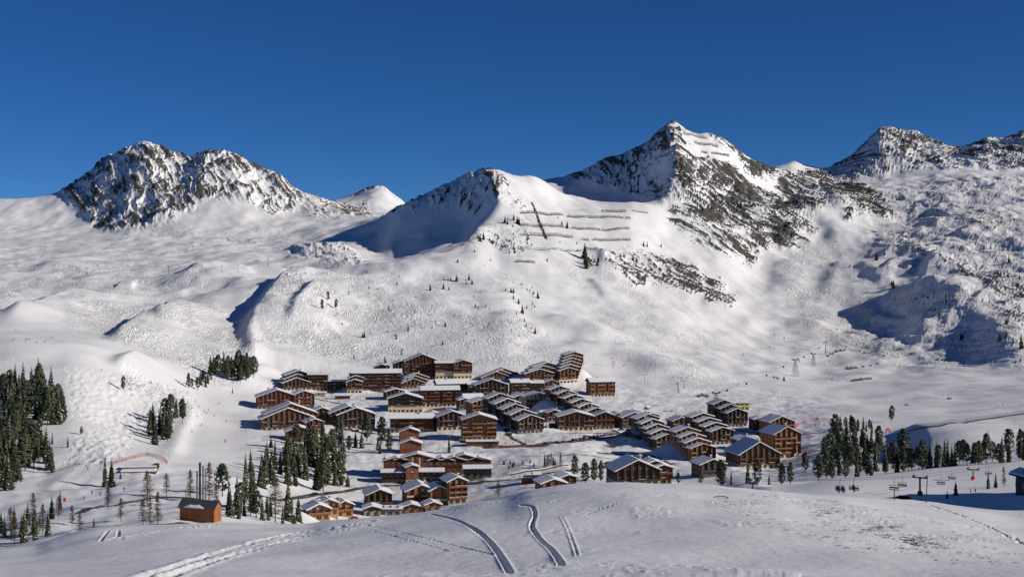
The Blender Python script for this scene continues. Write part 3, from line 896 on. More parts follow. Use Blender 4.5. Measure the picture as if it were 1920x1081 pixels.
def building(name, label, px, py, wpx, hpx, rot=15, d=14, st='brown', n=1, step=(0, 5, 2.8), pitch=18.5, ridge='y', dz=0.0, cat='building', group='timber chalets of the ski village', dist=None, ymin=540, **kw):
    """Stands on the ground seen at (px, py); front width and height to the ridge as seen in the photograph."""
    if dist is None:
        X, Y, Z = hit(px, py, ymin)
    else:
        Y = dist; X = (px-CX)/F*Y; Z = ground(X, Y)
    s = Y / F
    wpx *= 1.06; hpx *= 1.07
    w = wpx * s / max(0.5, math.cos(R(rot)))
    tot = hpx * s
    root = empty(name, (X, Y, Z + dz), R(rot))
    tag(root, label, cat, group)
    rr = random.Random(int(px*7 + py))
    pitch += rr.uniform(-3.5, 2.0)
    rise = (w if ridge == 'y' else d)/2 * math.tan(R(pitch))
    he = max(3.0, tot - rise)
    if n > 1 and step[2] > 0.5:
        raise_ground(root, w, d, n, step)
    for i in range(n):
        unit(root, w, d, he, pitch, i*step[0], i*step[1], i*step[2], st, ridge=ridge, deep=9.0 + i*abs(step[2]), r=rr, **dict({'chimney': (i == n-1 or rr.random() < 0.4)}, **kw))
    return root

B = building
# back of the village, left to right
B('stepped_chalet', 'dark chalet with stepped snowy gables below the snow bank, leftmost of the back row', 556, 732, 44, 22, 24, 12, 'dark', n=3, step=(2.2, 5, 2.9), base='cream')
B('apartment_block', 'dark flat block with cream ground floor joined to the stepped dark chalet', 596, 732, 34, 30, 4, 12, 'brown', ridge='x', pitch=10, base='cream')
B('link_building', 'low dark flat link with snowy roof between two back row apartment blocks', 627, 735, 38, 20, 2, 9, 'dark', ridge='x', pitch=8, base='grey', chimney=False)
B('apartment_block', 'long brown apartment block with cream columned left end, beside the white practice slope', 706, 736, 86, 40, 6, 15, 'brown', ridge='x', pitch=20, base='stone')
B('stepped_chalet', 'narrow stepped end with cream columns on the left of the long brown block', 665, 737, 26, 24, 10, 9, 'brown', n=3, step=(1.5, 4, 3), base='cream', base_h=4.2)
B('hotel', 'tall red brown hotel with a big gable and cream columns on the hillside', 792, 709, 62, 42, 10, 16, 'red', base='cream', pitch=23)
B('hotel_wing', 'long wing with tall cream columns between the two red hillside gables', 838, 709, 40, 29, 5, 13, 'red', ridge='x', pitch=10, base='cream', base_h=7.0)
B('hotel', 'smaller red gabled hotel with cream arcade at the right end of the hillside hotel', 868, 709, 32, 32, 12, 14, 'red', base='cream', base_h=6.0)
B('chalet', 'dark small chalet tucked against the left side of the tall red hotel', 752, 700, 24, 22, 14, 10, 'dark', base='grey')
B('stepped_chalet', 'cluster of small stepped roofs in front of the tall red hillside hotel', 775, 728, 40, 17, 20, 9, 'brown', n=3, step=(3.0, 4.5, 2.0), base='stone')
B('wide_roof_house', 'low house with one broad snowy roof and dark dormer below the columned wing', 850, 736, 56, 22, 14, 15, 'dark', ridge='x', pitch=20, base='cream')
B('yellow_house', 'low yellow rendered house under snow beside the broad snowy roof', 890, 736, 22, 15, 8, 9, 'yellow', ridge='x', pitch=8, base='yellow', balc=False, pillars=False)
B('stepped_chalet', 'row of small brown gables with chimneys on the upper slope left of the tower', 930, 713, 50, 15, 18, 9, 'brown', n=3, step=(5, 3, 1.2), base='stone')
B('apartment_block', 'long dark stepped apartment block climbing towards the tower', 1012, 722, 52, 28, 16, 12, 'brown', n=3, step=(5.5, 5, 2.6), base='stone')
B('stepped_tower', 'tallest stack of stepped gables, brown tower at the top edge of the village', 1066, 718, 33, 27, 22, 9, 'red', n=6, step=(2.6, 3.2, 2.7), base='cream', base_h=4.5)
B('apartment_block', 'brown block with stacked balconies standing alone right of the tower', 1130, 743, 44, 31, 14, 13, 'amber', ridge='x', pitch=20, base='cream')
# second row
B('chalet', 'dark gabled block with balcony rows left of the cream arcaded block in the upper middle', 922, 742, 58, 29, 12, 14, 'dark', base='cream')
B('apartment_block', 'brown snowy roofed block with cream arcade right beside the dark upper gable', 976, 742, 32, 28, 10, 12, 'brown', ridge='x', pitch=18, base='cream')
B('apartment_block', 'narrow dark block with cream arches and rounded snow roof', 1006, 742, 24, 26, 6, 11, 'dark', ridge='x', pitch=18, base='cream')
B('chalet', 'brown balconied chalet with grey snow roof at the foot of the stepped tower', 1034, 743, 28, 29, 14, 12, 'amber', base='stone')
B('apartment_block', 'long brown block with cream ground floor under a two tier snow roof', 826, 762, 66, 34, 8, 14, 'red', ridge='x', pitch=20, base='cream')
B('chalet', 'black timbered gable over two cream storeys', 760, 773, 60, 33, 6, 14, 'dark', base='cream', base_h=5.8)
B('low_house', 'low dark house almost buried under a flat sheet of snow in mid village', 888, 758, 32, 17, 12, 12, 'dark', ridge='x', pitch=24, base='stone')
B('hotel', 'pale plastered hotel with wide gable and balcony terrace in the village centre', 1012, 776, 48, 36, 16, 16, 'salmon', base='salmon', rail='red')
B('chalet', 'tall warm lit chalet with amber balconies beside the cross gable of the centre', 908, 788, 44, 38, 20, 14, 'amber', base='cream')
B('stepped_chalet', 'long dark terrace of five gables running down beside the bright snow lane', 995, 812, 44, 32, 26, 9, 'dark', n=5, step=(-1.5, 9.5, 3.0), base='stone', balc_side=True)
B('stepped_chalet', 'dark terrace of stepped gables right of the pale centre hotel', 1118, 792, 36, 26, 26, 8, 'dark', n=6, step=(-2.6, 7, 2.8), base='stone')
# middle row
B('apartment_block', 'large red brown block on the piste side with two gables at its ends', 520, 766, 66, 33, 16, 18, 'red', base='stone')
B('chalet', 'tall red brown gable with snowy hipped roof beside the white practice ground', 570, 768, 34, 33, 22, 12, 'red', base='stone')
B('apartment_block', 'largest dark block on the piste edge with many overlapping snow roofs', 540, 806, 88, 38, 18, 16, 'brown', n=2, step=(3, 7, 2.4), ridge='y', pitch=19, base='stone')
B('chalet', 'small red chalet with square snow roof right of the largest piste side block', 590, 814, 28, 27, 24, 10, 'red', base='stone', chimney=False)
B('chalet', 'red chalet with two part gable half hidden by trees below the piste side blocks', 562, 828, 46, 26, 14, 12, 'red', base='stone')
B('chalet', 'wide double gabled dark chalet below the white practice ground', 668, 803, 64, 36, 16, 16, 'dark', n=2, step=(-5, 4, 1.0), base='stone')
B('apartment_block', 'long reddish block with a row of dark dormers on its snow roof', 772, 811, 76, 32, 4, 12, 'red', ridge='x', pitch=24, base='salmon')
B('chalet', 'dark gabled chalet with cream ground floor left of the five storey block', 848, 806, 52, 33, 14, 13, 'dark', base='cream')
B('apartment_block', 'five storey balconied gable block with posts, at the middle of the village road', 899, 826, 60, 46, 6, 15, 'amber', base='cream')
B('chalet', 'broad brown gable with cream arches standing over the row of parked cars', 1080, 807, 62, 33, 8, 15, 'brown', base='cream')
B('chalet', 'narrow red brown house at the end of the stepped dark terrace', 1134, 804, 32, 30, 10, 11, 'red', base='stone')
B('chalet', 'low dark gable with bright snow roof at the right end of the village road', 1190, 802, 46, 27, 18, 14, 'dark', n=2, step=(7, 5, -0.4), base='grey')
B('stepped_chalet', 'black terrace of five stepped gables casting a blue shadow on the lane', 1250, 846, 42, 30, 24, 8, 'dark', n=5, step=(0.2, 6.5, 2.6), base='stone')
B('chalet', 'red gabled chalet with vertical posts between two black terraces', 1279, 811, 34, 27, 14, 12, 'red', base='stone')
B('stepped_chalet', 'brown terrace of four gables with lit balconies at the lower right', 1318, 866, 46, 32, 18, 9, 'amber', n=4, step=(-0.4, 6.5, 2.6), base='stone')
B('stepped_chalet', 'dark terrace of four gables behind the brown terrace', 1354, 833, 42, 30, 22, 9, 'dark', n=4, step=(-1.0, 7, 2.5), base='stone')
B('stepped_chalet', 'dark tall terrace of three gables near the lattice lift tower', 1382, 800, 38, 32, 18, 10, 'dark', n=3, step=(-2.5, 6, 2.7), base='stone')
B('lift_station', 'small dark tower house with flat snow cap and roof box near the nursery slope', 1426, 806, 24, 22, 14, 9, 'dark', pitch=12, base='dark', balc=False)
B('apartment_block', 'tall sunlit block with red balconies on five floors at the right end of the village', 1476, 858, 50, 54, 18, 17, 'amber', base='cream', pitch=24)
B('wide_roof_house', 'snow roofed gable standing just behind the tall sunlit block with red balconies', 1466, 812, 46, 30, 18, 15, 'amber', base='stone', pitch=24, dist=880)
B('apartment_block', 'wide gabled block with long snow roof and cream doorways at the lower right', 1424, 878, 74, 46, 14, 20, 'brown', base='cream', pitch=27)
B('chalet', 'small dark house with heaped snow roof behind the lower right pines', 1337, 893, 46, 30, 16, 12, 'grey', base='grey')
B('chalet', 'small snow capped gable behind the low dark gable at the road end', 1222, 796, 26, 20, 20, 10, 'brown', base='grey')
B('chalet', 'flat white roofed low house right of the reddish terrace end', 1206, 786, 34, 14, 14, 10, 'dark', ridge='x', pitch=14, base='grey', balc=False)
B('chalet', 'little dark gable squeezed between the red gabled chalet and the black terraces', 1304, 806, 22, 20, 16, 9, 'dark', base='stone')
B('chalet', 'brown gable behind the pale centre hotel with long snow roof', 980, 766, 30, 22, 18, 12, 'dark', base='stone', dist=1010)
B('low_house', 'low brown house with snow sheet roof above the two tier roof block', 806, 744, 34, 16, 10, 10, 'brown', ridge='x', pitch=18, base='stone', balc=False)
B('chalet', 'small dark gable directly right of the two tier roof block', 872, 768, 20, 20, 18, 9, 'brown', base='stone')
B('chalet', 'dark gable rising behind the black timbered gable', 742, 748, 34, 18, 18, 10, 'dark', base='grey')
B('chalet', 'dark gable half hidden behind the largest dark piste side block', 604, 792, 36, 26, 16, 11, 'brown', base='stone')
B('garage', 'low dark parking deck with flat snow top under the five storey block', 905, 836, 54, 8, 4, 6, 'brown', ridge='x', pitch=4, base='brown', base_h=1.2, balc=False, chimney=False, pillars=False, shops=False)
B('chalet', 'small brown gable between the dormer block and the cross gabled dark chalet', 812, 800, 26, 26, 12, 10, 'brown', base='stone')
B('chalet', 'brown side house behind the tall warm lit chalet', 938, 778, 24, 22, 16, 10, 'brown', base='stone')
B('chalet', 'low red house filling the gap right of the long dark terrace', 1040, 790, 26, 20, 10, 9, 'red', base='stone')
B('low_house', 'flat snow roofed link house beneath the pale centre hotel', 1030, 783, 30, 11, 4, 7, 'stone', ridge='x', pitch=6, base='stone', balc=False, chimney=False, pillars=False)
B('chalet', 'dark gable on the left shoulder of the low gable at the road end', 1160, 800, 30, 24, 14, 11, 'dark', base='stone')
B('chalet', 'brown gable tucked left of the brown terrace with lit balconies', 1290, 842, 28, 26, 16, 10, 'brown', base='stone')
B('chalet', 'small dark chalet behind the wide gabled block with long snow roof', 1400, 842, 30, 22, 16, 10, 'dark', base='stone')
B('chalet', 'dark house between the two red hillside gables and the stepped small roofs', 716, 700, 26, 16, 10, 10, 'dark', base='stone')
# lower edge of the village
B('hotel', 'wide dark gabled block with long left roof just above the foreground hill', 1196, 912, 78, 46, 12, 17, 'dark', base='cream', pitch=25)
B('chalet', 'small red gable with yellow base attached to the wide dark block', 1244, 908, 32, 34, 12, 10, 'red', n=2, step=(-3, 4, 1.5), base='yellow')
B('chalet', 'small red brown chalet on the crest of the hill left of the round pines', 1038, 926, 42, 25, 16, 10, 'amber', base='amber', balc=False)
B('chalet', 'red chalet half behind the round pines above the small crest chalet', 1066, 918, 26, 26, 16, 10, 'red', base='red')
B('garage', 'flat snow topped wooden garage with grey stair tower beside the lower road', 992, 906, 24, 9, 4, 6, 'red', ridge='x', pitch=5, base='red', base_h=1.5, balc=False, chimney=False, pillars=False)
B('stair_tower', 'small grey stair tower at the right end of the snow topped garage', 1007, 906, 9, 17, 8, 4, 'grey', ridge='x', pitch=12, base='grey', balc=False, chimney=False, pillars=False)
B('stacked_chalet', 'plain red brown gable stacked above the long lower hotel, lower of two', 770, 850, 38, 24, 6, 9, 'red', base='red', balc=False, pillars=False, shops=False)
B('stacked_chalet', 'plain red brown gable with snow cap, upper of the two stacked gables', 768, 826, 34, 22, 8, 9, 'red', base='red', balc=False, pillars=False, shops=False)
# the long hotel with its row of low gables, and the wings before it
def long_hotel():
    X, Y, Z = hit(818, 892, 540)
    s = Y / F
    root = empty('long_hotel', (X, Y, Z), R(2))
    tag(root, 'very long red brown hotel with six wavy snow gables along the lower road', 'building', 'timber chalets of the ski village')
    w = 186*s
    he = 30*s
    unit(root, w, 14, he, 16, 0, 0, 0, 'red', ridge='x', base='stone', base_h=2.4, balc=True, over=0.8, r=random.Random(5))
    for u, gw, hh in ((-0.40, 15, 0.4), (-0.19, 26, 2.8), (0.05, 15, 0.6), (0.17, 15, 0.8), (0.28, 22, 2.6), (0.43, 14, 0.5)):
        unit(root, gw, 9, he+hh*0.25-0.3, 15, u*w, -1.6, 0, 'red', base='stone', base_h=2.4, balc=False, sides='', chimney=False, over=0.9, pillars=False, r=random.Random(int(u*100)))
    for u in (-0.235, -0.165):
        b = MB(); b.box(-0.45, 0.45, -0.5, 0.2, 0, he+2.0)
        b.build('column', M['cream'], root, (u*w, -2.9, 0))
    return root
long_hotel()
B('hotel_wing', 'low dark wing with snow sheet roof left of the plain entrance tower', 744, 906, 52, 22, 2, 9, 'dark', ridge='x', pitch=14, base='dark', balc=False, chimney=False)
B('entrance_tower', 'narrow entrance tower with snow gable and pale grey side in front of the long hotel', 773, 908, 22, 34, 16, 8, 'red', base='stone', balc=False, chimney=False, pillars=False)
B('hotel_wing', 'low red wing with snow sheet roof and small gable right of the entrance tower', 808, 902, 42, 20, 2, 9, 'red', ridge='x', pitch=14, base='stone', balc=False, chimney=False)
B('hotel_wing', 'grey low wing with broad snow roof at the right end of the long hotel', 896, 898, 48, 22, 3, 9, 'grey', ridge='x', pitch=16, base='grey', balc=False, chimney=False)
# newest chalets at the very front
B('wooden_chalet', 'honey coloured small chalet with shaded snow slope on its left, lowest left of three', 598, 981, 36, 28, 22, 9, 'orange', base='orange', rail='amber', pitch=24)
B('wooden_chalet', 'honey coloured chalet standing behind the other two small honey chalets', 616, 966, 32, 28, 24, 9, 'orange', base='orange', rail='amber', pitch=24)
B('wooden_chalet', 'honey coloured chalet at the right of the three small honey chalets', 646, 968, 28, 27, 24, 9, 'orange', base='orange', rail='amber', pitch=24)
B('chalet', 'brown chalet with wide snow roof between the honey chalets and the tall honey hotel', 712, 954, 42, 34, 14, 13, 'brown', base='brown', pitch=25)
B('chalet', 'small grey gable with snow awning in front of the brown wide roofed chalet', 698, 968, 28, 18, 10, 7, 'grey', base='stone', balc=False)
B('hotel_wing', 'low terrace wing with flat snow roof right of the small grey gable', 732, 966, 38, 13, 2, 7, 'brown', ridge='x', pitch=10, base='stone', chimney=False, balc=False)
B('hotel', 'tall honey hotel with stone corners and white balconies, biggest of the front group', 790, 950, 52, 38, 14, 14, 'amber', base='stone', pitch=24, rail='cream')
B('hotel', 'middle honey gable with cream balconies in the front hotel group', 823, 948, 32, 34, 16, 12, 'amber', base='stone', pitch=24, rail='cream')
B('hotel', 'yellow lit tall gable with balconies at the right end of the front hotel group', 858, 944, 32, 46, 20, 12, 'orange', base='stone', pitch=25, rail='amber')
B('low_chalet', 'low snow roofed lobby at the foot of the tall honey hotel', 772, 963, 42, 17, 10, 7, 'amber', base='amber', balc=False, chimney=False)
B('low_chalet', 'low honey gable on the slope at the foot of the middle honey hotel', 812, 958, 26, 16, 16, 7, 'orange', base='amber', balc=False, chimney=False)
B('lift_building', 'low yellow lift building at the foot of the pistes behind the dark terrace', 1384, 768, 40, 12, 4, 9, 'yellow', ridge='x', pitch=5, base='yellow', balc=False, chimney=False, pillars=False)
B('shed', 'grey shed with snowy roof cut by the right edge of the photo', 1950, 942, 26, 36, 12, 6, 'grey', base='grey', balc=False, chimney=False, pillars=False, dist=262, shops=False)
B('ski_school_hut', 'low dark ski school hut in the middle of the white practice ground', 642, 748, 26, 8, 4, 5, 'red', ridge='x', pitch=20, base='red', base_h=1.0, balc=False, chimney=False, pillars=False, group=None)
B('kiosk_house', 'yellow awning kiosk building at the edge of the white practice ground', 598, 743, 22, 7, 4, 5, 'yellow', ridge='x', pitch=8, base='stone', base_h=1.0, balc=False, chimney=False, pillars=False, group=None)

def round_kiosk():
    X, Y, Z = hit(1213, 772)
    root = empty('round_kiosk', (X, Y, Z))
    tag(root, 'small round wooden kiosk with a cone of snow alone on the piste', 'kiosk')
    b = MB(); b.bar((0,0,-1), (0,0,3.2), 2.0, 12); b.build('wall', M['amber'], root)
    b = MB(); b.bar((0,0,3.2), (0,0,3.7), 2.7, 12); rf = b.build('roof', M['roofing'], root)
    b = MB(); b.bar((0,0,3.7), (0,0,5.2), 2.6, 12, 0, 0.7); b.build('roof_snow', M['snow'], rf, smooth_=True)
    for t in (250, 290, 330):
        inst('window', WIN['small'], root, (2.0*math.cos(R(t)), 2.0*math.sin(R(t)), 0.9), R(t+90))
round_kiosk()

def timber_hut():
    """The plank hut with its ribbed metal roof on the crest of the foreground hill."""
    X, Y, Z = hit(369, 978)
    s = Y / F
    root = empty('timber_hut', (X, Y, Z), R(-20))
    tag(root, 'timber plank hut with ribbed metal roof on the foreground crest', 'hut')
    w, d, he, tot = 70*s/math.cos(R(20)), 3.6, 29*s, 40*s
    plankm = MB(); plankm.box(-0.5, 0.5, -0.03, 0.03, 0, 1)
    pm = plankm.mesh('plank', M['amber'])
    b = MB(); b.box(-w/2, w/2, 0, d, -0.6, he)
    b.prism([(-w/2,0,he),(-w/2,d,he),(-w/2,d/2,tot)], (w,0,0)); b.build('wall', M['brown'], root)
    b = MB(); b.box(-w/2-0.05, w/2+0.05, -0.05, d+0.05, -1.6, 0.22); b.build('sill', M['stone'], root)
    n = 26
    for i in range(n):
        inst('plank', pm, root, (-w/2+(i+.5)*w/n, -0.04 - 0.012*(i % 2), 0.22), 0, (w/n*0.94, 1, he-0.22))
    n2 = 14
    for i in range(n2):
        y = (i+.5)*d/n2
        h = he + (tot-he)*(1-abs(y-d/2)/(d/2)) - 0.05
        inst('plank', pm, root, (w/2+0.04+0.012*(i % 2), y, 0.22), R(90), (d/n2*0.94, 1, h-0.22))
        inst('plank', pm, root, (-w/2-0.04-0.012*(i % 2), y, 0.22), R(90), (d/n2*0.94, 1, h-0.22))
    # ribbed roof
    b = MB(); o = 0.55; tp = (tot-he)/(d/2)
    hd = d/2 + o
    for sg in (-1, 1):
        yo = d/2 + sg*hd; zo = tot - hd*tp
        b.hexa([(-w/2-o,d/2,tot),(-w/2-o,yo,zo),(w/2+o,yo,zo),(w/2+o,d/2,tot)] + [(-w/2-o,d/2,tot+.06),(-w/2-o,yo,zo+.06),(w/2+o,yo,zo+.06),(w/2+o,d/2,tot+.06)])
    rf = b.build('roof', M['dmetal'], root)
    nr = 30
    rb = MB()
    yo = d/2 - hd; zo = tot - hd*tp
    rb.hexa([(-0.04,d/2,tot+.06),(-0.04,yo,zo+.06),(0.04,yo,zo+.06),(0.04,d/2,tot+.06),(-0.04,d/2,tot+.13),(-0.04,yo,zo+.13),(0.04,yo,zo+.13),(0.04,d/2,tot+.13)])
    rm = rb.mesh('rib', M['metal'])
    for i in range(nr):
        inst('rib', rm, rf, (-w/2-o+0.05+i*(w+2*o-0.1)/(nr-1), 0, 0))
    b = MB()
    def pt(x, f): return (x, d/2-hd*f, tot-hd*tp*f)
    n = 40
    for i in range(n):
        t0, t1 = i/n, (i+1)/n
        def top(t): return 0.99 - 0.42*min(1, 4*t, 3.2*(1-t))*(0.86 + 0.08*math.sin(t*9+1) + 0.06*math.sin(t*31))
        def thick(t): return 0.05 + 0.16*min(1, 6*t, 6*(1-t))
        xa, xb = -w*0.36 + t0*w*0.62, -w*0.36 + t1*w*0.62
        q = [pt(xa, top(t0)), pt(xa, 0.99), pt(xb, 0.99), pt(xb, top(t1))]
        kk = [0.02, thick(t0), thick(t1), 0.02]
        b.hexa([(x,y,z+.07) for x,y,z in q] + [(x,y,z+.14+k) for (x,y,z), k in zip(q, kk)])
    b.build('roof_snow', M['snow'], rf)
timber_hut()
# ------------------------------------------------------------------ trees
def leaf_mat(name, a, b_, sc=0.9):
    m, nt, b = new_mat(name)
    tc = nt.nodes.new('ShaderNodeTexCoord')
    n = nt.nodes.new('ShaderNodeTexNoise'); n.inputs['Scale'].default_value = sc; n.inputs['Detail'].default_value = 3
    oi = nt.nodes.new('ShaderNodeObjectInfo')
    ad = nt.nodes.new('ShaderNodeMath'); ad.operation = 'MULTIPLY_ADD'; ad.inputs[1].default_value = 0.35
    rp = nt.nodes.new('ShaderNodeValToRGB')
    rp.color_ramp.elements[0].position = 0.38; rp.color_ramp.elements[0].color = (*a, 1)
    rp.color_ramp.elements[1].position = 0.85; rp.color_ramp.elements[1].color = (*b_, 1)
    nt.links.new(tc.outputs['Object'], n.inputs['Vector'])
    nt.links.new(oi.outputs['Random'], ad.inputs[0]); nt.links.new(n.outputs['Fac'], ad.inputs[2])
    nt.links.new(ad.outputs[0], rp.inputs[0]); nt.links.new(rp.outputs[0], b.inputs['Base Color'])
    b.inputs['Roughness'].default_value = 0.8; b.inputs['Specular IOR Level'].default_value = 0.15
    return m
M['needle'] = leaf_mat('dark_needles', (0.016, 0.025, 0.015), (0.066, 0.076, 0.040))
M['needle2'] = leaf_mat('pine_needles', (0.017, 0.028, 0.018), (0.072, 0.084, 0.044))
M['twig'] = leaf_mat('bare_larch_twigs', (0.060, 0.044, 0.030), (0.17, 0.125, 0.080))
M['bark'] = plain_mat('bark', (0.085, 0.062, 0.045), 0.9, 0, 0.3)
M['bush'] = leaf_mat('brown_twigs', (0.06, 0.035, 0.022), (0.17, 0.10, 0.06))
M['tsnow'] = snow_mat('snow_on_branches', scale=2.0, dist=0.1)

def trunk_mesh(h, r):
    b = MB(); b.bar((0,0,-1.0), (0,0,h*0.5), r, 7, 0, r*0.6); b.bar((0,0,h*0.5), (0,0,h*0.96), r*0.6, 6, 0, r*0.12)
    return b.mesh('trunk', M['bark'])

def spruce_crown(seed, h=16.0, rad=2.3, low=0.06, levels=24, snow=0.22, sparse=0.0, lean=0.0):
    r = random.Random(seed); b = MB()
    for L in range(levels):
        t = L/(levels-1)
        z = h*(low + (1.0-low)*t**0.92) - 0.2
        rr = rad*((1-t)**0.78)*(0.82+0.3*r.random()) + 0.12
        nb = max(4, int(10 - 5*t))
        a0 = r.random()*6.28
        for i in range(nb):
            if r.random() < sparse: continue
            a = a0 + 6.28318*i/nb + r.uniform(-.25, .25)
            L1 = rr*r.uniform(0.7, 1.15)
            droop = L1*r.uniform(0.25, 0.6)
            wd = L1*r.uniform(0.30, 0.46) + 0.1
            ca, sa = math.cos(a), math.sin(a)
            def P(q, w, dz): return (q*ca - w*sa, q*sa + w*ca, z + dz)
            up = 0.14*L1
            tip = P(L1, 0, -droop)
            # a drooping pad: ridge line with two hanging sides
            m0, m1 = P(0.05, 0, up), P(L1*0.55, 0, -droop*0.25)
            lft, rgt = P(L1*0.5, wd, -droop*0.75-0.12), P(L1*0.5, -wd, -droop*0.75-0.12)
            b.poly([m0, m1, lft]); b.poly([m1, tip, lft]); b.poly([m0, rgt, m1]); b.poly([m1, rgt, tip])
            if r.random() < 0.7:
                b.poly([P(L1*.25, wd*.5, -droop*.3), P(L1*.9, wd*.35, -droop*1.1), P(L1*.5, wd*.2, -droop*1.5-.2)])
            if r.random() < snow:
                s = 0.09
                k0, k1 = r.uniform(.15, .4), r.uniform(.75, .95)
                b.poly([P(L1*k0, wd*.3, -droop*.15+s), P(L1*k1, wd*.2, -droop*.75+s), P(L1*k1, -wd*.2, -droop*.75+s), P(L1*k0, -wd*.3, -droop*.15+s)], 1)
    return b.mesh('crown', [M['needle'], M['tsnow']])

def pine_crown(seed, h=14.0, rad=2.7, low=0.12, n=150, snow=0.14, top=0.55):
    r = random.Random(seed); b = MB()
    lob = [(r.random()*6.28, r.uniform(.3, 1), r.uniform(.6, 1.15)) for _ in range(9)]
    for i in range(n):
        t = r.random()**0.85
        z = h*(low + (0.98-low)*t)
        prof = min(1.0, (t/0.16)**0.6) * (1 - max(0, (t-top)/(1-top))**1.9)**0.6
        a = r.random()*6.28318
        k = 1.0
        for la, lz, ls in lob:
            d = abs(((a-la+3.14159) % 6.28318) - 3.14159) + 3*abs(t-lz)
            if d < 0.7: k = ls
        q = rad*prof*k*math.sqrt(r.uniform(0.25, 1.0)) + 0.1
        cx, cy = q*math.cos(a), q*math.sin(a)
        sz = r.uniform(0.55, 1.05)
        for j in range(6):
            dx, dy, dz = r.uniform(-1, 1), r.uniform(-1, 1), r.uniform(-.7, .8)
            p = Vector((cx, cy, z)) + Vector((dx, dy, dz))*sz*0.6
            nrm = Vector((cx*.7+dx, cy*.7+dy, 0.5+dz)).normalized()
            u = nrm.orthogonal().normalized(); v = nrm.cross(u)
            th = r.random()*6.28; u, v = u*math.cos(th)+v*math.sin(th), v*math.cos(th)-u*math.sin(th)
            s1, s2 = sz*r.uniform(.4, .75), sz*r.uniform(.25, .5)
            b.poly([p-u*s1, p+v*s2*.9, p+u*s1, p-v*s2], 0)
        if r.random() < snow:
            p = Vector((cx, cy, z+sz*0.55)); s = sz*r.uniform(.35, .6)
            b.poly([p+Vector((-s, -s*.6, -.1)), p+Vector((s*.7, -s, 0)), p+Vector((s, s*.5, -.05)), p+Vector((-s*.5, s, 0.05))], 1)
    return b.mesh('crown', [M['needle2'], M['tsnow']])

def larch_crown(seed, h=12.0, rad=2.4):
    r = random.Random(seed); b = MB()
    for i in range(170):
        t = r.random()
        z = h*(0.16+0.82*t)
        a = r.random()*6.28318
        L = rad*(1-t)**0.7*r.uniform(.6, 1.15)+0.15
        d = Vector((math.cos(a), math.sin(a), r.uniform(-.25, .3)))
        p0 = Vector((0, 0, z)); p1 = p0 + d*L
        sd = Vector((-d.y, d.x, 0))*0.07; up = Vector((0, 0, 0.06))
        b.poly([p0-sd, p1, p0+sd]); b.poly([p0-up, p1, p0+up])
        for k in range(5):
            q = p0.lerp(p1, r.uniform(.25, 1))
            e = Vector((r.uniform(-1, 1), r.uniform(-1, 1), r.uniform(-1.0, .5)))*0.62
            s2 = Vector((-e.y, e.x, e.z*.3))*0.0 + Vector((-e.y, e.x, e.z*.3)).normalized()*0.085 if e.length > 0.01 else sd
            b.poly([q-s2, q+e, q+s2])
    return b.mesh('crown', [M['twig']])

def bush_mesh(seed):
    r = random.Random(seed); b = MB()
    for i in range(70):
        a = r.random()*6.28318; q = r.random()*1.3
        p0 = Vector((q*math.cos(a)*.8, q*math.sin(a)*.8, -0.1))
        p1 = p0 + Vector((math.cos(a)*r.uniform(0, .6), math.sin(a)*r.uniform(0, .6), r.uniform(.5, 1.5)))
        sd = Vector((r.uniform(-1, 1), r.uniform(-1, 1), 0)).normalized()*0.05
        b.poly([p0-sd, p1, p0+sd])
        for k in range(3):
            s = p0.lerp(p1, r.uniform(.4, 1)); e = Vector((r.uniform(-.5, .5), r.uniform(-.5, .5), r.uniform(.1, .5)))
            b.poly([s-sd*.7, s+e, s+sd*.7])
    return b.mesh('bush', [M['bush']])

def dwarf_pine_mesh(seed):
    r = random.Random(seed); b = MB()
    for i in range(80):
        a = r.random()*6.28318; e = r.random()**.5
        p = Vector((2.4*e*math.cos(a), 1.4*e*math.sin(a), 1.3*math.sqrt(max(0, 1-e*e))*r.uniform(.5, 1)))
        for j in range(5):
            n = (p + Vector((r.uniform(-1, 1), r.uniform(-1, 1), r.uniform(0, 1)))).normalized()
            u = n.orthogonal().normalized(); v = n.cross(u)
            q = p + Vector((r.uniform(-.3, .3), r.uniform(-.3, .3), r.uniform(-.2, .3)))
            b.poly([q-u*.35, q+v*.2, q+u*.35, q-v*.2])
    return b.mesh('bush', [M['needle2']])

PROTO = {
 'spruce': [(spruce_crown(100+i, 16, 2.2+0.22*i, 0.05+.02*(i % 3), 24, 0.22+0.07*(i % 4), 0.05*(i % 3)), trunk_mesh(16, .22), 16) for i in range(6)],
 'pine': [(pine_crown(200+i, 14, 2.4+0.24*i, 0.10+.05*(i % 3), 170, 0.20+0.08*(i % 3), 0.45+.07*(i % 4)), trunk_mesh(14, .28), 14) for i in range(6)],
 'larch': [(larch_crown(300+i, 12, 1.9+.3*i), trunk_mesh(12, .15), 12) for i in range(4)],
 'fir': [(spruce_crown(400+i, 8, 1.9+.3*i, 0.0, 12, 0.03, 0.0), trunk_mesh(8, .14), 8) for i in range(4)],
}
_first = {}
NAMES = {'spruce': 'spruce_tree', 'pine': 'pine_tree', 'larch': 'larch_tree', 'fir': 'small_fir'}
def tree(kind, px, py, hpx, label, group=None, ymin=0.0, r=rng, wide=1.0, dist=None):
    if dist: Y = dist; X = (px-CX)/F*Y; Z = ground(X, Y)
    else: X, Y, Z = hit(px, py, ymin)
    cm, tm, h0 = r.choice(PROTO[kind])
    s = hpx*Y/F / h0
    if kind == 'larch': wide = 1.45
    root = empty(NAMES[kind], (X, Y, Z-0.1), r.random()*6.28)
    root.scale = (s*wide*.86*r.uniform(.82, 1.16), s*wide*.86*r.uniform(.82, 1.16), s)
    tag(root, label, 'tree', group)
    inst('crown', cm, root); inst('trunk', tm, root)
    return root

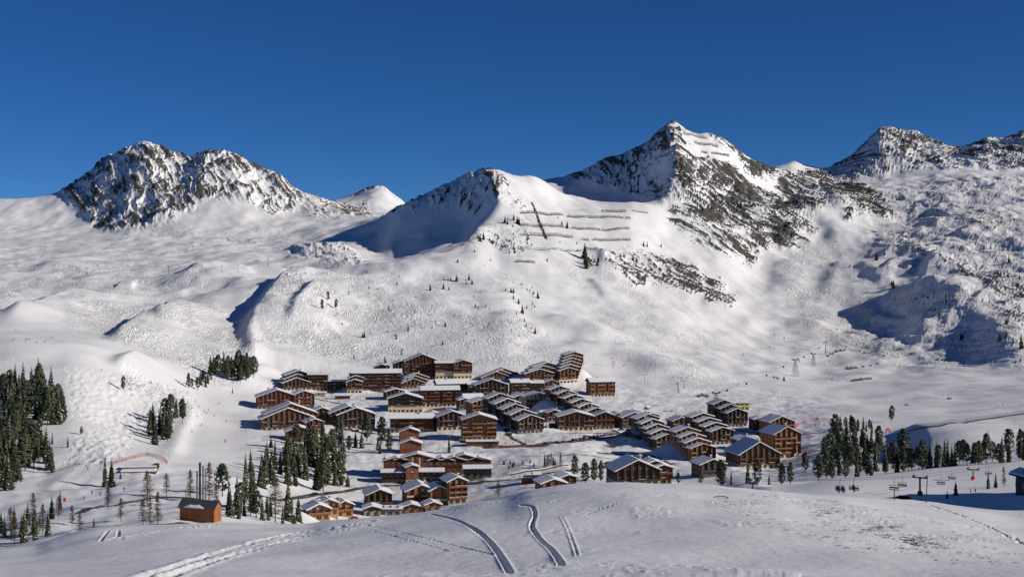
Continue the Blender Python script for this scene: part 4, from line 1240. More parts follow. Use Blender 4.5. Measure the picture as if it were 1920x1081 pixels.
def inside(poly, x, y):
    c = False; n = len(poly)
    for i in range(n):
        (x0, y0), (x1, y1) = poly[i], poly[(i+1) % n]
        if (y0 > y) != (y1 > y) and x < (x1-x0)*(y-y0)/(y1-y0)+x0: c = not c
    return c
def grove(poly, n, kinds, h0, h1, label, group, ymin=0.0, seed=1, gap=5.0):
    r = random.Random(seed); pts = []; tries = 0
    xs = [p[0] for p in poly]; ys = [p[1] for p in poly]
    while len(pts) < n and tries < 4000:
        tries += 1
        x, y = r.uniform(min(xs), max(xs)), r.uniform(min(ys), max(ys))
        if not inside(poly, x, y): continue
        if any(math.hypot(x-a, 1.6*(y-c)) < gap for a, c in pts): continue
        pts.append((x, y))
    for x, y in pts:
        k = r.choice(kinds)
        nm = {'spruce': 'pointed spruce', 'pine': 'rounded pine', 'larch': 'bare larch', 'fir': 'little fir'}[k]
        fx = (x-min(xs))/(max(xs)-min(xs)); fy = (y-min(ys))/(max(ys)-min(ys))
        vert = 'upper' if fy < .34 else 'lower' if fy > .67 else 'middle'
        hor = 'left' if fx < .25 else 'right' if fx > .75 else 'mid left' if fx < .5 else 'mid right'
        hh = r.uniform(h0, h1); q = (hh-h0)/(h1-h0)
        if q > .8: nm = 'tall ' + nm
        elif q < .2: nm = 'short ' + nm
        tree(k, x, y, hh, nm + ' at the ' + vert + ' ' + hor + ' ' + label.replace('in the ', 'of the ', 1).replace('on the ', 'of the ', 1), group, ymin, r)

S, PI_, LA, FI = 'spruce', 'pine', 'larch', 'fir'
grove([(-12,735),(60,738),(98,745),(122,788),(100,800),(60,800),(30,830),(-12,840)], 50, [S,S,S,PI_], 52, 80, 'in the upper left edge wood', 'upper left wood', seed=3, gap=8.5)
grove([(-12,842),(30,835),(60,850),(90,845),(114,882),(80,890),(60,880),(38,905),(20,918),(-12,925)], 36, [S,S,PI_], 46, 80, 'in the lower left edge wood', 'lower left wood', seed=4, gap=9)
grove([(258,825),(272,815),(292,836),(312,838),(322,806),(346,792),(352,778),(338,772),(300,790)], 19, [S,S,PI_], 36, 66, 'on the mound beside the piste', 'mound beside the piste', seed=5, gap=8)
grove([(392,703),(418,712),(450,717),(480,708),(468,698),(440,694),(402,694)], 20, [S,PI_,PI_], 30, 46, 'in the dense copse above the piste junction', 'copse above the piste junction', seed=6, gap=6)
grove([(352,728),(372,735),(394,722),(396,712),(380,712),(362,718)], 9, [S,PI_], 16, 30, 'in the low copse at the piste junction', 'low copse at the piste junction', seed=7, gap=6)
grove([(478,922),(520,908),(560,915),(605,922),(640,908),(642,885),(606,862),(592,836),(566,834),(534,868),(484,892)], 40, [S,S,PI_], 42, 76, 'in the wood below the piste side blocks', 'wood below the piste side blocks', 540, seed=8, gap=10.5)
grove([(1526,907),(1560,903),(1640,897),(1698,890),(1696,868),(1650,852),(1612,828),(1570,820),(1556,862)], 42, [S,PI_,PI_], 38, 60, 'in the wood right of the village', 'wood right of the village', 440, seed=9, gap=13)
grove([(1692,892),(1760,886),(1830,876),(1925,864),(1925,850),(1830,862),(1760,874),(1700,882)], 30, [PI_,PI_,PI_,S], 36, 60, 'in the row behind the chairlift field', 'tree row behind the chairlift field', 440, seed=10, gap=7)
grove([(1562,806),(1590,812),(1636,812),(1634,802),(1600,804),(1575,800)], 10, [PI_,S], 20, 30, 'in the clump behind the nursery', 'clump behind the nursery slope', 540, seed=11, gap=7)
grove([(1016,868),(1052,872),(1052,878),(1020,880)], 8, [S,LA,S], 18, 30, 'in the short thicket above the lower road', 'thicket above the lower road', 540, seed=12, gap=4)
grove([(944,868),(1012,866),(1012,874),(950,880)], 8, [FI], 8, 13, 'in the planted row by the road', 'planted firs by the lower road', 540, seed=13, gap=6)

ONE = [
 (PI_,231,733,29,'broad round pine alone on the mogul slope casting a long shadow',0),
 (PI_,153,815,17,'small leaning pine alone at the foot of the mogul slope',0),
 (S,127,838,22,'small dark spruce just right of the lower left wood',0),
 (S,98,832,26,'slim young spruce at the right rim of the upper left wood',0),
 (S,197,912,58,'tall spruce of a close pair below the mogul slope, left one',300),
 (S,209,912,56,'tall spruce of a close pair below the mogul slope, right one',300),
 (FI,226,897,16,'small dark fir beside the end of the wooden platform',300),
 (S,46,1016,66,'narrow dark spruce at the lower left above the foreground crest',300),
 (LA,28,1020,55,'thin larch nearest the left edge above the foreground crest',300),
 (LA,62,985,64,'tall leaning larch between dark spruces at the lower left',300),
 (S,66,1012,40,'squat dark spruce low on the crest at the lower left',300),
 (LA,80,1000,58,'upright larch right of the narrow spruce at the lower left',300),
 (S,97,972,46,'dark spruce left of the red piste sign',300),
 (LA,110,972,46,'sparse larch immediately left of the red piste sign',300),
 (LA,150,1000,42,'spreading bare larch at the edge of the foreground crest',300),
 (LA,20,1000,52,'thin larch above the first larch at the left edge',300),
 (S,52,985,48,'dark spruce behind the tall leaning larch',300),
 (S,90,1004,50,'dark spruce touching the upright larch at the lower left',300),
 (LA,135,985,40,'short bare larch left of the spreading one',300),
 (S,113,955,40,'dark spruce behind the larch left of the red piste sign',300),
 (LA,268,985,52,'leftmost larch of the close group left of the timber hut',300),
 (LA,405,955,52,'bare larch tucked behind the right end of the timber hut',300),
 (S,176,992,24,'low dark spruce beside the spreading bare larch',300),
 (LA,203,953,44,'larch directly below the close pair of tall spruces',300),
 (LA,227,977,46,'slender larch alone on the snow left of the timber hut',300),
 (LA,276,950,72,'tall twin larch standing left of the timber hut',300),
 (LA,281,988,58,'larch close to the foreground crest left of the timber hut',300),
 (LA,296,985,66,'larch nearest to the left wall of the timber hut',300),
 (LA,312,930,46,'larch at the lower edge of the groomed piste',300),
 (LA,357,938,60,'larch left of the three steel flues',300),
 (LA,392,938,74,'larch right of the three steel flues',300),
 (PI_,417,930,62,'round topped pine right of the timber hut roof',300),
 (S,432,968,56,'dark spruce directly right of the timber hut',300),
 (S,448,972,48,'dark spruce second from the timber hut on its right',300),
 (S,460,935,74,'tall spruce rising above the two dark spruces by the hut',300),
 (LA,470,965,72,'brown larch in the strip of trees right of the hut',300),
 (S,470,885,46,'slim pointed spruce alone at the edge of the blue building shadow',540),
 (S,492,975,46,'bushy spruce on the crest between hut and honey chalets',300),
 (S,503,975,36,'shorter bushy spruce on the crest between hut and honey chalets',300),
 (LA,516,978,92,'tallest bare larch between hut and honey chalets',300),
 (S,540,976,78,'tall snow dusted spruce left of the lowest honey chalet',300),
 (S,530,982,38,'small spruce at the foot of the tall snow dusted spruce',300),
 (FI,552,984,26,'little snowy fir touching the lowest honey chalet',300),
 (FI,508,838,20,'small fir in the blue shadow of the piste side blocks',540),
 (FI,640,908,20,'small fir at the right end of the wood, left of two',540),
 (FI,652,912,28,'small fir at the right end of the wood, right of two',540),
 (PI_,688,826,52,'frosted pine in front of the double gabled dark chalet',540),
 (PI_,716,832,52,'frosted pine left of the block with dormers',540),
 (PI_,632,826,40,'frosted pine right of the two part red gable',540),
 (S,842,848,40,'frosted spruce in front of the dark chalet left of the five storey block',540),
 (LA,934,932,34,'bare larch on the bank right of the yellow lit hotel gable',540),
 (PI_,1078,898,46,'large round pine left of the wide dark block',540),
 (PI_,1098,908,42,'round pine, lowest of the cluster left of the wide dark block',540),
 (PI_,1114,902,44,'round pine, tallest of the cluster left of the wide dark block',540),
 (PI_,1127,902,40,'round pine nearest the left corner of the wide dark block',540),
 (PI_,1272,908,24,'small pine on the crest right of the yellow based gable',540),
 (PI_,1314,908,24,'small round pine on the crest left of the grey house',540),
 (PI_,1352,912,52,'big dark pine in front of the small dark house with heaped roof',540),
 (S,1371,908,30,'small spruce right of the big dark pine',540),
 (S,1402,914,40,'frosted spruce below the wide gabled block',540),
 (PI_,1420,914,46,'frosted pine below the cream doorways',540),
 (S,1442,914,24,'snow laden little spruce at the dip of the foreground crest',540),
 (PI_,1466,908,42,'dark pine left of two before the sunlit block',440),
 (PI_,1482,908,44,'dark pine right of two before the sunlit block',440),
 (PI_,1510,886,40,'ball crowned pine on a bare trunk right of the sunlit block',540),
 (PI_,1546,868,50,'tall pine left of the wood right of the village',540),
 (PI_,1672,791,32,'big round pine alone on the snow knoll at the right',540),
 (PI_,1693,862,60,'tall thick pine alone above the blue shaded hollow',540),
 (S,1792,928,30,'low dense spruce on the crest of the shaded mound',200),
 (FI,1776,934,18,'small fir left of the low dense spruce on the shaded mound',200),
 (S,1853,916,34,'dark spruce left of two on the shaded mound',200),
 (S,1867,914,30,'dark spruce right of two on the shaded mound',200),
 (LA,1882,912,40,'bare larch on the shaded mound beside the dark spruces',200),
 (S,1906,910,26,'bushy spruce on the shaded mound near the right edge',200),
 (FI,1820,922,9,'tiny fir on the shaded mound, left of two',200),
 (FI,1829,921,10,'tiny fir on the shaded mound, right of two',200),
 (PI_,604,580,20,'dark pine of a trio on the hillside, lowest left',0),
 (PI_,630,580,20,'dark pine of a trio on the hillside, lowest right',0),
 (PI_,615,563,18,'dark pine of a trio on the hillside, upper one',0),
 (S,436,737,14,'little spruce below the dense copse',0),
 (FI,283,718,7,'tiny fir on the cut up slope above the piste road',0),
]
for k, x, y, h, lab, ym in ONE:
    tree(k, x, y, h, lab, None, ym)

grove([(1535,900),(1600,905),(1690,895),(1690,885),(1560,880)], 6, [PI_,S], 30, 44, 'in the front rim of the right wood', 'front rim of the right wood', 440, seed=21, gap=12)
grove([(655,835),(735,842),(740,860),(700,850),(650,850)], 6, [S,PI_], 26, 46, 'in the loose trees under the double gable', 'loose trees under the double gable', 540, seed=22, gap=9)
grove([(560,835),(640,838),(650,880),(600,870),(555,865)], 9, [S,S,PI_], 44, 66, 'in the trees right below the red gables', 'trees right below the red gables', 540, seed=23, gap=9)
grove([(440,900),(500,880),(520,900),(470,930)], 7, [S,LA,S], 36, 62, 'in the trees left of the wood', 'loose trees left of the wood', 400, seed=25, gap=9)
grove([(425,975),(480,978),(560,984),(566,966),(480,945),(430,950)], 13, [S,S,PI_], 36, 64, 'in the belt right of the timber hut', 'tree belt right of the timber hut', 400, seed=31, gap=9)
grove([(-8,1008),(40,1012),(90,1000),(60,985),(0,990)], 8, [S,LA,S], 34, 52, 'in the lower left edge trees', 'lower left edge trees', 300, seed=32, gap=9)

# scattered firs of the open slopes
def dots(lst, zx, zy, zs, label, group, kind=FI):
    for X, Y, h in lst:
        tree(kind, zx+X/zs, zy+Y/zs+1.0, max(4.6, h/zs*1.4), label, group, 600)
dots([(313,218,15),(325,175,12),(155,240,14),(205,245,14),(500,250,30),(575,242,30),(605,248,20),(578,192,15),(600,192,20),(615,196,20),(648,198,30),(718,190,28),(735,215,26),(702,215,18),(450,258,12),(420,288,12),(105,288,10),(152,272,10),(345,292,8),(780,262,12),(745,290,14)], 640, 460, 3, 'small dark fir scattered on the upper left of the open slope', 'firs on the upper open slope')
dots([(755,346,18),(770,352,14),(812,344,14),(832,358,14),(925,252,18),(955,262,24),(968,264,26),(968,298,22),(997,325,26),(1018,380,40),(985,385,18),(1043,352,20),(1075,332,18),(1087,346,16),(1105,294,32),(1080,272,20),(1045,248,14),(1018,220,14),(1060,255,14),(920,376,14),(1030,424,20),(1040,452,20),(1068,466,14),(1090,492,30),(955,434,12)], 640, 460, 3, 'small dark fir in the loose string on the slope above the tower', 'firs above the tower')
dots([(655,92,18),(840,84,16),(585,452,28),(375,478,30),(130,515,34),(120,515,25),(530,426,12),(510,464,12),(635,395,8),(672,395,8),(685,472,10),(703,498,14),(310,522,18),(305,506,16),(570,555,22),(510,566,10),(338,612,28),(345,588,14),(245,658,32),(70,632,22),(430,620,24),(5,442,16),(1158,80,12),(50,455,10),(260,485,12),(455,465,12),(290,560,8),(300,575,8),(330,540,10),(615,485,8)], 640, 460, 3, 'small dark fir dotted on the lower open slope behind the village', 'firs on the lower open slope')
dots([(265,368,26),(412,385,24),(60,235,16),(42,280,22)], 640, 460, 3, 'small bare larch on the open slope behind the village', 'larches on the open slope', LA)
dots([(800,745,36),(780,755,36),(768,740,26),(850,765,22),(835,750,20),(920,650,30),(935,658,25),(970,635,30),(990,655,35),(1000,660,35),(1270,680,32),(1240,662,22),(1220,626,15),(970,800,25),(975,820,25),(945,820,20),(925,790,20),(750,815,16),(1158,868,14)], 640, 200, 3, 'small dark fir on the rocky spur left of the avalanche barriers', 'firs on the rocky spur')
dots([(1370,850,70),(1380,905,60),(1372,880,50),(1445,872,38),(1440,890,30),(1720,785,28),(1700,782,25),(1800,786,20),(1570,846,22),(1590,843,22),(1640,860,24),(1660,870,22),(1850,880,20),(1780,865,20),(1900,890,22),(1325,770,14),(1230,762,12),(1330,810,12)], 640, 200, 3, 'small dark fir on the crags below the avalanche barriers', 'firs on the crags')
dots([(1090,80,40),(1135,52,24),(940,120,16),(1185,236,38),(1175,220,24),(1835,92,38),(1785,532,42),(1820,510,28),(1905,575,64),(1565,528,42),(1575,520,30),(1440,386,20),(1725,320,22),(1820,440,28),(1830,430,26),(1890,426,18),(1780,596,12),(1420,505,10),(1655,236,10),(1215,76,15),(1400,478,8),(1515,535,10),(1860,545,26),(1700,420,12),(1900,650,24),(1870,660,18)], 1280, 460, 3, 'small dark fir on the rough slope at the right of the valley', 'firs on the right slope')
dots([(570,758,24),(840,756,14),(655,650,14),(340,614,10),(515,505,12),(570,522,14),(490,570,10),(80,578,10)], 1280, 460, 3, 'tiny dark fir on the broad snow bowl below the summit', 'firs in the snow bowl')
dots([(1695,798,24),(1732,798,24),(1830,952,20),(1870,952,20),(1895,966,22),(1430,895,12),(1720,520,0)], 1280, 200, 3, 'small dark fir high on the right hand slope', 'firs high on the right slope')

# bare bushes
BUSH = [bush_mesh(500+i) for i in range(3)]
for i, (x, y, s) in enumerate([(1318,742,1.8),(1325,744,1.6),(1310,744,1.5),(1560,664,1.8),(1568,660,2.0),(1576,658,1.8),(1583,657,1.4),(1552,668,1.5),(1622,662,1.5),(1630,662,1.3),(1590,692,2.2),(1598,691,1.8),(1606,690,1.4),(1618,688,1.4),(1632,686,1.3),(1646,682,1.2),(1600,714,1.6),(1608,713,1.6),(1616,712,1.8),(1624,711,1.8),(1631,711,1.7),(1452,708,1.3),(1458,710,1.2),(1780,748,1.3),(1700,760,1.0),(1145,836,1.6),(1150,838,1.3)]):
    X, Y, Z = hit(x, y, 600)
    o = inst('bare_bush', BUSH[i % 3], None, (X, Y, Z), rng.random()*6, (s*1.5, s*1.5, s*1.3))
    grp = 0 if x < 1340 and x > 1200 else 1 if x < 1540 and x > 1400 else 2 if y < 672 and x > 1500 else 3 if y < 695 else 4 if y < 720 else 5
    lab = ['bare brown bush in the knot behind the lattice lift tower', 'bare brown bush beside the lower snow tracks of the bowl', 'bare brown bush in the thicket right of the upper lift pole',
           'bare brown bush along the hidden stream line of the bowl', 'reddish bare bush in the lower short row of the bowl', 'bare brown bush standing alone in open snow'][grp]
    tag(o, lab, 'bush', 'bushes: ' + lab.split(' in the ')[-1].split(' along the ')[-1].split(' beside the ')[-1])
o = inst('dwarf_pine', dwarf_pine_mesh(9), None, None)
X, Y, Z = hit(1693, 938, 200); o.location = (X, Y, Z-0.1); o.scale = (0.62, 0.7, 0.62)
tag(o, 'low dark dwarf pine mat beside the chairlift pylon', 'bush')

# dry grass stems poking through the thin snow of the right foreground
def grass_tufts():
    r = random.Random(77); b = MB(); n = 0; tries = 0
    poly = [(1490,928),(1560,938),(1700,962),(1770,1000),(1800,1032),(1700,1022),(1600,988),(1500,960)]
    wide = [(1300,922),(1500,926),(1900,1000),(1925,1065),(1700,1055),(1400,985)]
    cores = [(r.uniform(1500, 1790), r.uniform(930, 1025)) for _ in range(26)]
    while n < 420 and tries < 9000:
        tries += 1
        if r.random() < .72:
            cx_, cy_ = r.choice(cores); x, y = cx_ + r.gauss(0, 16), cy_ + r.gauss(0, 5)
            if not inside(poly, x, y): continue
        else:
            x, y = r.uniform(1300, 1920), r.uniform(925, 1060)
            if not inside(wide, x, y): continue
        n += 1
        X, Y, Z = hit(x, y)
        k = r.uniform(.5, 1.5)
        for j in range(r.randint(2, 6)):
            px_, py_ = X + r.gauss(0, .16)*k, Y + r.gauss(0, .10)*k
            z = ground(px_, py_)
            L = r.uniform(.10, .30)*k; a = r.uniform(-.5, .5)
            d = Vector((math.cos(a)*r.choice((-1, 1, 1)), math.sin(a), r.uniform(.1, .7))).normalized()*L
            w = Vector((0, 0, 1)).cross(d).normalized()*.022*k; p = Vector((px_, py_, z-.02))
            b.poly([p-w, p+w, p+d]); b.poly([p, p+Vector((0, 0, .03*k)), p+d])
    o = b.build('dry_grass', M['bush'])
    tag(o, 'dry brown grass stems poking through the thin foreground snow', kind='stuff')
grass_tufts()
# ------------------------------------------------------------------ roads
def path_points(pix, ymin, step=3.0):
    pts = [hit(x, y, ymin)[:2] for x, y in pix]
    tt = np.linspace(0, 1, len(pts)); 
    L = sum(math.dist(a, b) for a, b in zip(pts[:-1], pts[1:]))
    n = max(4, int(L/step)); ts = np.linspace(0, 1, n)
    xs = pchip1(tt, [p[0] for p in pts], ts); ys = pchip1(tt, [p[1] for p in pts], ts)
    return list(zip(xs, ys))
def ribbon(name, pix, width, mat, desc, ymin=540, lift=0.14, cross=4):
    P = path_points(pix, ymin)
    b = MB(); rows = []
    for i, (x, y) in enumerate(P):
        a = P[max(0, i-1)]; c = P[min(len(P)-1, i+1)]
        d = Vector((c[0]-a[0], c[1]-a[1], 0)).normalized(); nrm = Vector((-d.y, d.x, 0))
        row = []
        wv = width*(1+0.12*math.sin(i*0.9)+0.1*math.sin(i*2.3))
        for k in range(cross+1):
            q = Vector((x, y, 0)) + nrm*(k/cross-0.5)*wv
            row.append(Vector((q.x, q.y, ground(q.x, q.y)+lift)))
        m = sum(v.z for v in row)/len(row)
        rows.append([Vector((v.x, v.y, max(v.z, m-0.15))) for v in row])
    for r0, r1 in zip(rows[:-1], rows[1:]):
        for k in range(cross):
            b.poly([r0[k], r0[k+1], r1[k+1], r1[k]])
    o = b.build(name, mat, smooth_=True)
    tag(o, desc, kind='structure')
    return o
def slush():
    m, nt, b = new_mat('slushy_road')
    tc = nt.nodes.new('ShaderNodeTexCoord'); n = nt.nodes.new('ShaderNodeTexNoise')
    n.inputs['Scale'].default_value = 0.35; n.inputs['Detail'].default_value = 6
    rp = nt.nodes.new('ShaderNodeValToRGB')
    rp.color_ramp.elements[0].position = 0.40; rp.color_ramp.elements[0].color = (0.055, 0.045, 0.038, 1)
    rp.color_ramp.elements[1].position = 0.68; rp.color_ramp.elements[1].color = (0.40, 0.37, 0.34, 1)
    e = rp.color_ramp.elements.new(0.55); e.color = (0.12, 0.10, 0.085, 1)
    nt.links.new(tc.outputs['Object'], n.inputs['Vector']); nt.links.new(n.outputs['Fac'], rp.inputs[0])
    nt.links.new(rp.outputs[0], b.inputs['Base Color']); b.inputs['Roughness'].default_value = 0.5
    return m
M['slush'] = slush()
ribbon('road', [(440,950),(520,938),(600,927),(660,918),(740,910),(830,907),(900,904),(960,899),(1010,891),(1060,882),(1110,877),(1150,876)], 5.0, M['slush'], 'slushy lower road of the village')
ribbon('road', [(905,838),(960,836),(1010,833),(1060,829),(1100,824),(1140,819),(1170,816),(1205,822)], 7.0, M['slush'], 'village road with parked cars')
ribbon('road', [(150,962),(200,948),(260,938),(340,932),(430,948)], 3.5, M['slush'], 'narrow road below the piste', 300)
ribbon('road', [(180,990),(240,986),(300,984),(350,980)], 2.5, M['slush'], 'dark track behind the foreground crest', 300)
ribbon('road', [(1120,848),(1170,851),(1220,856),(1262,870)], 4.0, M['slush'], 'lane beside the black terrace')
ribbon('path', [(700,880),(735,890),(780,902),(815,908)], 2.0, M['slush'], 'trodden path below the long hotel')
ribbon('path', [(990,855),(1060,853),(1120,856),(1190,858)], 1.6, M['slush'], 'trodden path across the bank')

for k, (pts, w_) in enumerate([([(640,802),(690,812),(745,818),(800,822)], 3.5), ([(935,788),(950,806),(962,822),(985,833)], 3.5), ([(1150,806),(1200,810),(1225,820)], 4.0), ([(880,770),(915,773),(945,776)], 3.5), ([(540,744),(590,747),(640,757)], 3.0), ([(800,738),(850,741),(900,743)], 3.5), ([(1060,812),(1110,812),(1150,810)], 3.0), ([(1380,806),(1420,812),(1440,830),(1430,860)], 3.0)]):
    ribbon('lane', pts, w_, M['slush'], 'dirty ploughed lane between the chalets')

# retaining walls along the roads
def low_wall(name, pix, h, t, mat, label, snow=True, ymin=540):
    P = path_points(pix, ymin, 4.0); b, s = MB(), MB()
    z = [ground(*p) for p in P]
    for i in range(len(P)-1):
        (x0, y0), (x1, y1) = P[i], P[i+1]
        d = Vector((x1-x0, y1-y0, 0)).normalized(); n = Vector((-d.y, d.x, 0))*t/2
        A, Bq = Vector((x0, y0, 0)), Vector((x1, y1, 0))
        c = [A-n, Bq-n, Bq+n, A+n]
        zz = [z[i], z[i+1], z[i+1], z[i]]
        b.hexa([(q.x, q.y, k-1.5) for q, k in zip(c, zz)] + [(q.x, q.y, k+h) for q, k in zip(c, zz)])
        if snow: s.hexa([(q.x, q.y, k+h+.003) for q, k in zip(c, zz)] + [(q.x, q.y, k+h+.35) for q, k in zip(c, zz)])
    root = empty(name, (0, 0, 0)); root.location = (0, 0, 0)
    tag(root, label, 'wall')
    b.build('wall', mat, root)
    if snow: s.build('snow_cap', M['snow'], root)
    return root
low_wall('retaining_wall', [(862,829),(900,832),(935,832)], 1.8, 0.6, M['brown'], 'dark wall with snow cap below the five storey block')
low_wall('retaining_wall', [(938,840),(985,838),(1030,834)], 1.6, 0.6, M['brown'], 'brown wall along the left part of the village road', False)
low_wall('retaining_wall', [(960,890),(1010,882),(1065,872)], 0.9, 0.6, M['brown'], 'reddish brown wall along the lower road left of the round pines')
low_wall('retaining_wall', [(1135,870),(1160,868),(1180,866)], 1.5, 0.6, M['dark'], 'dark wall above the wide dark block', False)
low_wall('retaining_wall', [(1025,802),(1040,801)], 3.0, 0.8, M['stone'], 'short grey wall between the dark terrace and the brown gable')

# ------------------------------------------------------------------ avalanche barriers
def barrier(pts, h, label, group, cat='snow fence', ymin=1700, rails=4, gap=4.0, lean=0.35, dens=0.86):
    P = path_points(pts, ymin, gap)
    root = empty('avalanche_barrier', (P[0][0], P[0][1], ground(*P[0])))
    tag(root, label, cat, group)
    o = root.location
    V = [Vector((x, y, ground(x, y))) - o for x, y in P]
    lv = Vector((0, lean*h, 0))
    pm = MB(); pm.bar((0, 0, -1), (0, lean*h, h), 0.22, 5); pm.bar((0, -1.6, -1), (0, lean*h*.6, h*.6), 0.13, 4)
    me = pm.mesh('post', M['dmetal'])
    for v in V: inst('post', me, root, v)
    for k in range(rails):
        f = 0.25 + 0.75*k/(rails-1)
        b = MB()
        for a, c in zip(V[:-1], V[1:]):
            if rng.random() > dens: continue
            b.bar(a + lv*f + Vector((0, 0, h*f)), c + lv*f + Vector((0, 0, h*f)), 0.38, 4)
        if b.v: b.build('beam', M['dark'], root)
    return root
g = 'avalanche barriers on the white shoulder'
barrier([(976,401),(1015,402),(1057,404)], 5.0, 'topmost left row of avalanche barriers below the rounded top', g)
barrier([(976,424),(1015,425),(1057,427)], 5.0, 'second left row of avalanche barriers, middle of three', g)
barrier([(982,442),(1030,443),(1074,446)], 5.5, 'third left row of avalanche barriers, lowest long row', g)
barrier([(1128,397),(1150,398),(1174,397)], 4.5, 'short upper right avalanche barrier near the shadow edge', g)
barrier([(1064,407),(1110,409),(1182,411)], 4.5, 'long right avalanche barrier below the short upper one', g)
barrier([(1072,429),(1110,431),(1180,430)], 4.5, 'long right avalanche barrier in the middle of the shoulder', g)
barrier([(1113,451),(1150,452),(1183,451)], 5.0, 'lowest right avalanche barrier with wide panels', g)
barrier([(1091,450),(1104,452)], 4.5, 'short avalanche barrier left of the lowest right one', g)
barrier([(1095,467),(1120,468)], 4.5, 'small dark avalanche barrier above the crag gully', g)
barrier([(968,492),(985,492),(1003,494)], 4.0, 'small reddish avalanche barrier lowest on the shoulder', g)
barrier([(972,467),(1030,468),(1090,471)], 3.5, 'thin wire snow net running across the lower shoulder', g, rails=2, gap=5.0)
barrier([(1185,396),(1215,400)], 3.0, 'thin wire snow net at the upper right of the shoulder', g, rails=2, gap=5.0)
barrier([(997,381),(1003,392),(1010,410),(1018,430),(1026,449)], 3.0, 'diagonal snow fence running straight down across the barrier rows', g, rails=4, gap=6.0)
g2 = 'avalanche barriers on the summit'
barrier([(1282,253),(1305,257),(1327,262)], 7.0, 'uppermost avalanche barrier under the summit ridge', g2, ymin=2500)
barrier([(1303,269),(1325,273),(1347,277)], 7.0, 'second avalanche barrier under the summit ridge', g2, ymin=2500)
barrier([(1316,287),(1327,288)], 6.0, 'shortest avalanche barrier of the summit, left of two low ones', g2, ymin=2500)
barrier([(1335,289),(1350,291),(1367,294)], 6.0, 'lowest avalanche barrier of the summit on the right', g2, ymin=2500)

# ------------------------------------------------------------------ lifts
def cable(a, b_, sag, r, name, label, seg=14, root=None):
    m = MB(); a, b_ = Vector(a), Vector(b_)
    q = [a.lerp(b_, i/seg) - Vector((0, 0, sag*4*(i/seg)*(1-i/seg))) for i in range(seg+1)]
    for u, v in zip(q[:-1], q[1:]): m.bar(u, v, r, 4)
    o = m.build(name, M['dmetal'], root)
    if root is None: tag(o, label, 'cable')
    return o

def lattice_pylon(px, py, hpx, label, group='lift pylons on the pistes', ymin=700, rot=0.3):
    X, Y, Z = hit(px, py, ymin); h = hpx*Y/F
    root = empty('lift_pylon', (X, Y, Z), rot); tag(root, label, 'lift pylon', group)
    b0, t0 = h*0.16, h*0.035; rad = max(0.10, h*0.011)
    for sx in (-1, 1):
        for sy in (-1, 1):
            m = MB(); m.bar((sx*b0, sy*b0, -1), (sx*t0, sy*t0, h*0.94), rad, 4); m.build('leg', M['metal'], root)
    m = MB(); n = 6
    for i in range(n):
        f0, f1 = i/n, (i+1)/n
        w0, w1 = b0+(t0-b0)*f0, b0+(t0-b0)*f1
        for s in (-1, 1):
            m.bar((-w0, s*w0, h*.94*f0), (w1, s*w1, h*.94*f1), rad*.6, 3); m.bar((w0, s*w0, h*.94*f0), (-w1, s*w1, h*.94*f1), rad*.6, 3)
            m.bar((s*w0, -w0, h*.94*f0), (s*w1, w1, h*.94*f1), rad*.6, 3)
    m.build('bracing', M['metal'], root)
    m = MB(); m.box(-h*.20, h*.20, -.25, .25, h*.92, h*.965); m.build('crossarm', M['dmetal'], root)
    for s in (-1, 1):
        m = MB(); m.box(s*h*.17-.3, s*h*.17+.3, -h*.10, h*.10, h*.965, h*1.0); m.build('pulley_train', M['dmetal'], root)
    return Vector((X, Y, Z+h))
def tee_pylon(px, py, hpx, label, group='lift pylons on the pistes', ymin=700, lean=0.0, red=False):
    X, Y, Z = hit(px, py, ymin); h = hpx*Y/F
    root = empty('lift_pylon', (X, Y, Z), 0.2); tag(root, label, 'lift pylon', group)
    m = MB(); m.bar((0, 0, -1), (lean*h, 0, h), max(.16, h*.03), 8, 0, max(.12, h*.02)); m.build('mast', M['dmetal'], root)
    m = MB(); m.box(lean*h-h*.22, lean*h+h*.22, -.15, .15, h*.97, h*1.01); m.build('crossarm', M['dmetal'], root)
    if red:
        m = MB(); m.bar((0, 0, -.2), (0, 0, h*.16), h*.055, 10); m.build('red_pad', M['redp'], root)
    return Vector((X+lean*h, Y, Z+h))
T = {}
T['a'] = lattice_pylon(1343, 774, 40, 'lattice lift pylon close behind the dark terrace of three gables')
T['b'] = lattice_pylon(1491, 706, 34, 'lattice lift pylon in the snow bowl left of the bare bushes')
T['c'] = lattice_pylon(1525, 686, 24, 'small lattice pylon just right of the bowl pylon')
T['d'] = tee_pylon(1548, 664, 24, 'single mast lift pylon above the small lattice pylon')
T['e'] = lattice_pylon(1664, 516, 24, 'lattice pylon at the upper lip of the shaded hollow')
T['f'] = lattice_pylon(1705, 474, 20, 'lattice pylon between crags high on the right slope')
T['g'] = lattice_pylon(1753, 436, 24, 'lattice pylon below the mogul bowl high on the right')
T['h'] = lattice_pylon(1830, 380, 32, 'highest lattice pylon on the right slope under the rocky ridge')
T['i'] = tee_pylon(1268, 783, 16, 'short mast pylon behind the little roofs at the right of the village')
T['j'] = tee_pylon(1477, 798, 18, 'thin mast pylon on the nursery slope')
T['k'] = tee_pylon(1853, 828, 12, 'small dark mast above the row of pines at the right')
for i, (x, y, h) in enumerate([(1150,689,18),(1210,716,14),(1273,736,18),(1284,728,14),(1180,676,14)]):
    tee_pylon(x, y, h, ['drag lift pole at the foot of the hill nearest the tower', 'drag lift pole above the lone balconied block', 'leaning drag lift pole above the right part of the village', 'thin drag lift pole right of the leaning one', 'drag lift pole at the red padded start of the piste'][i], 'drag lift poles', lean=-0.18)
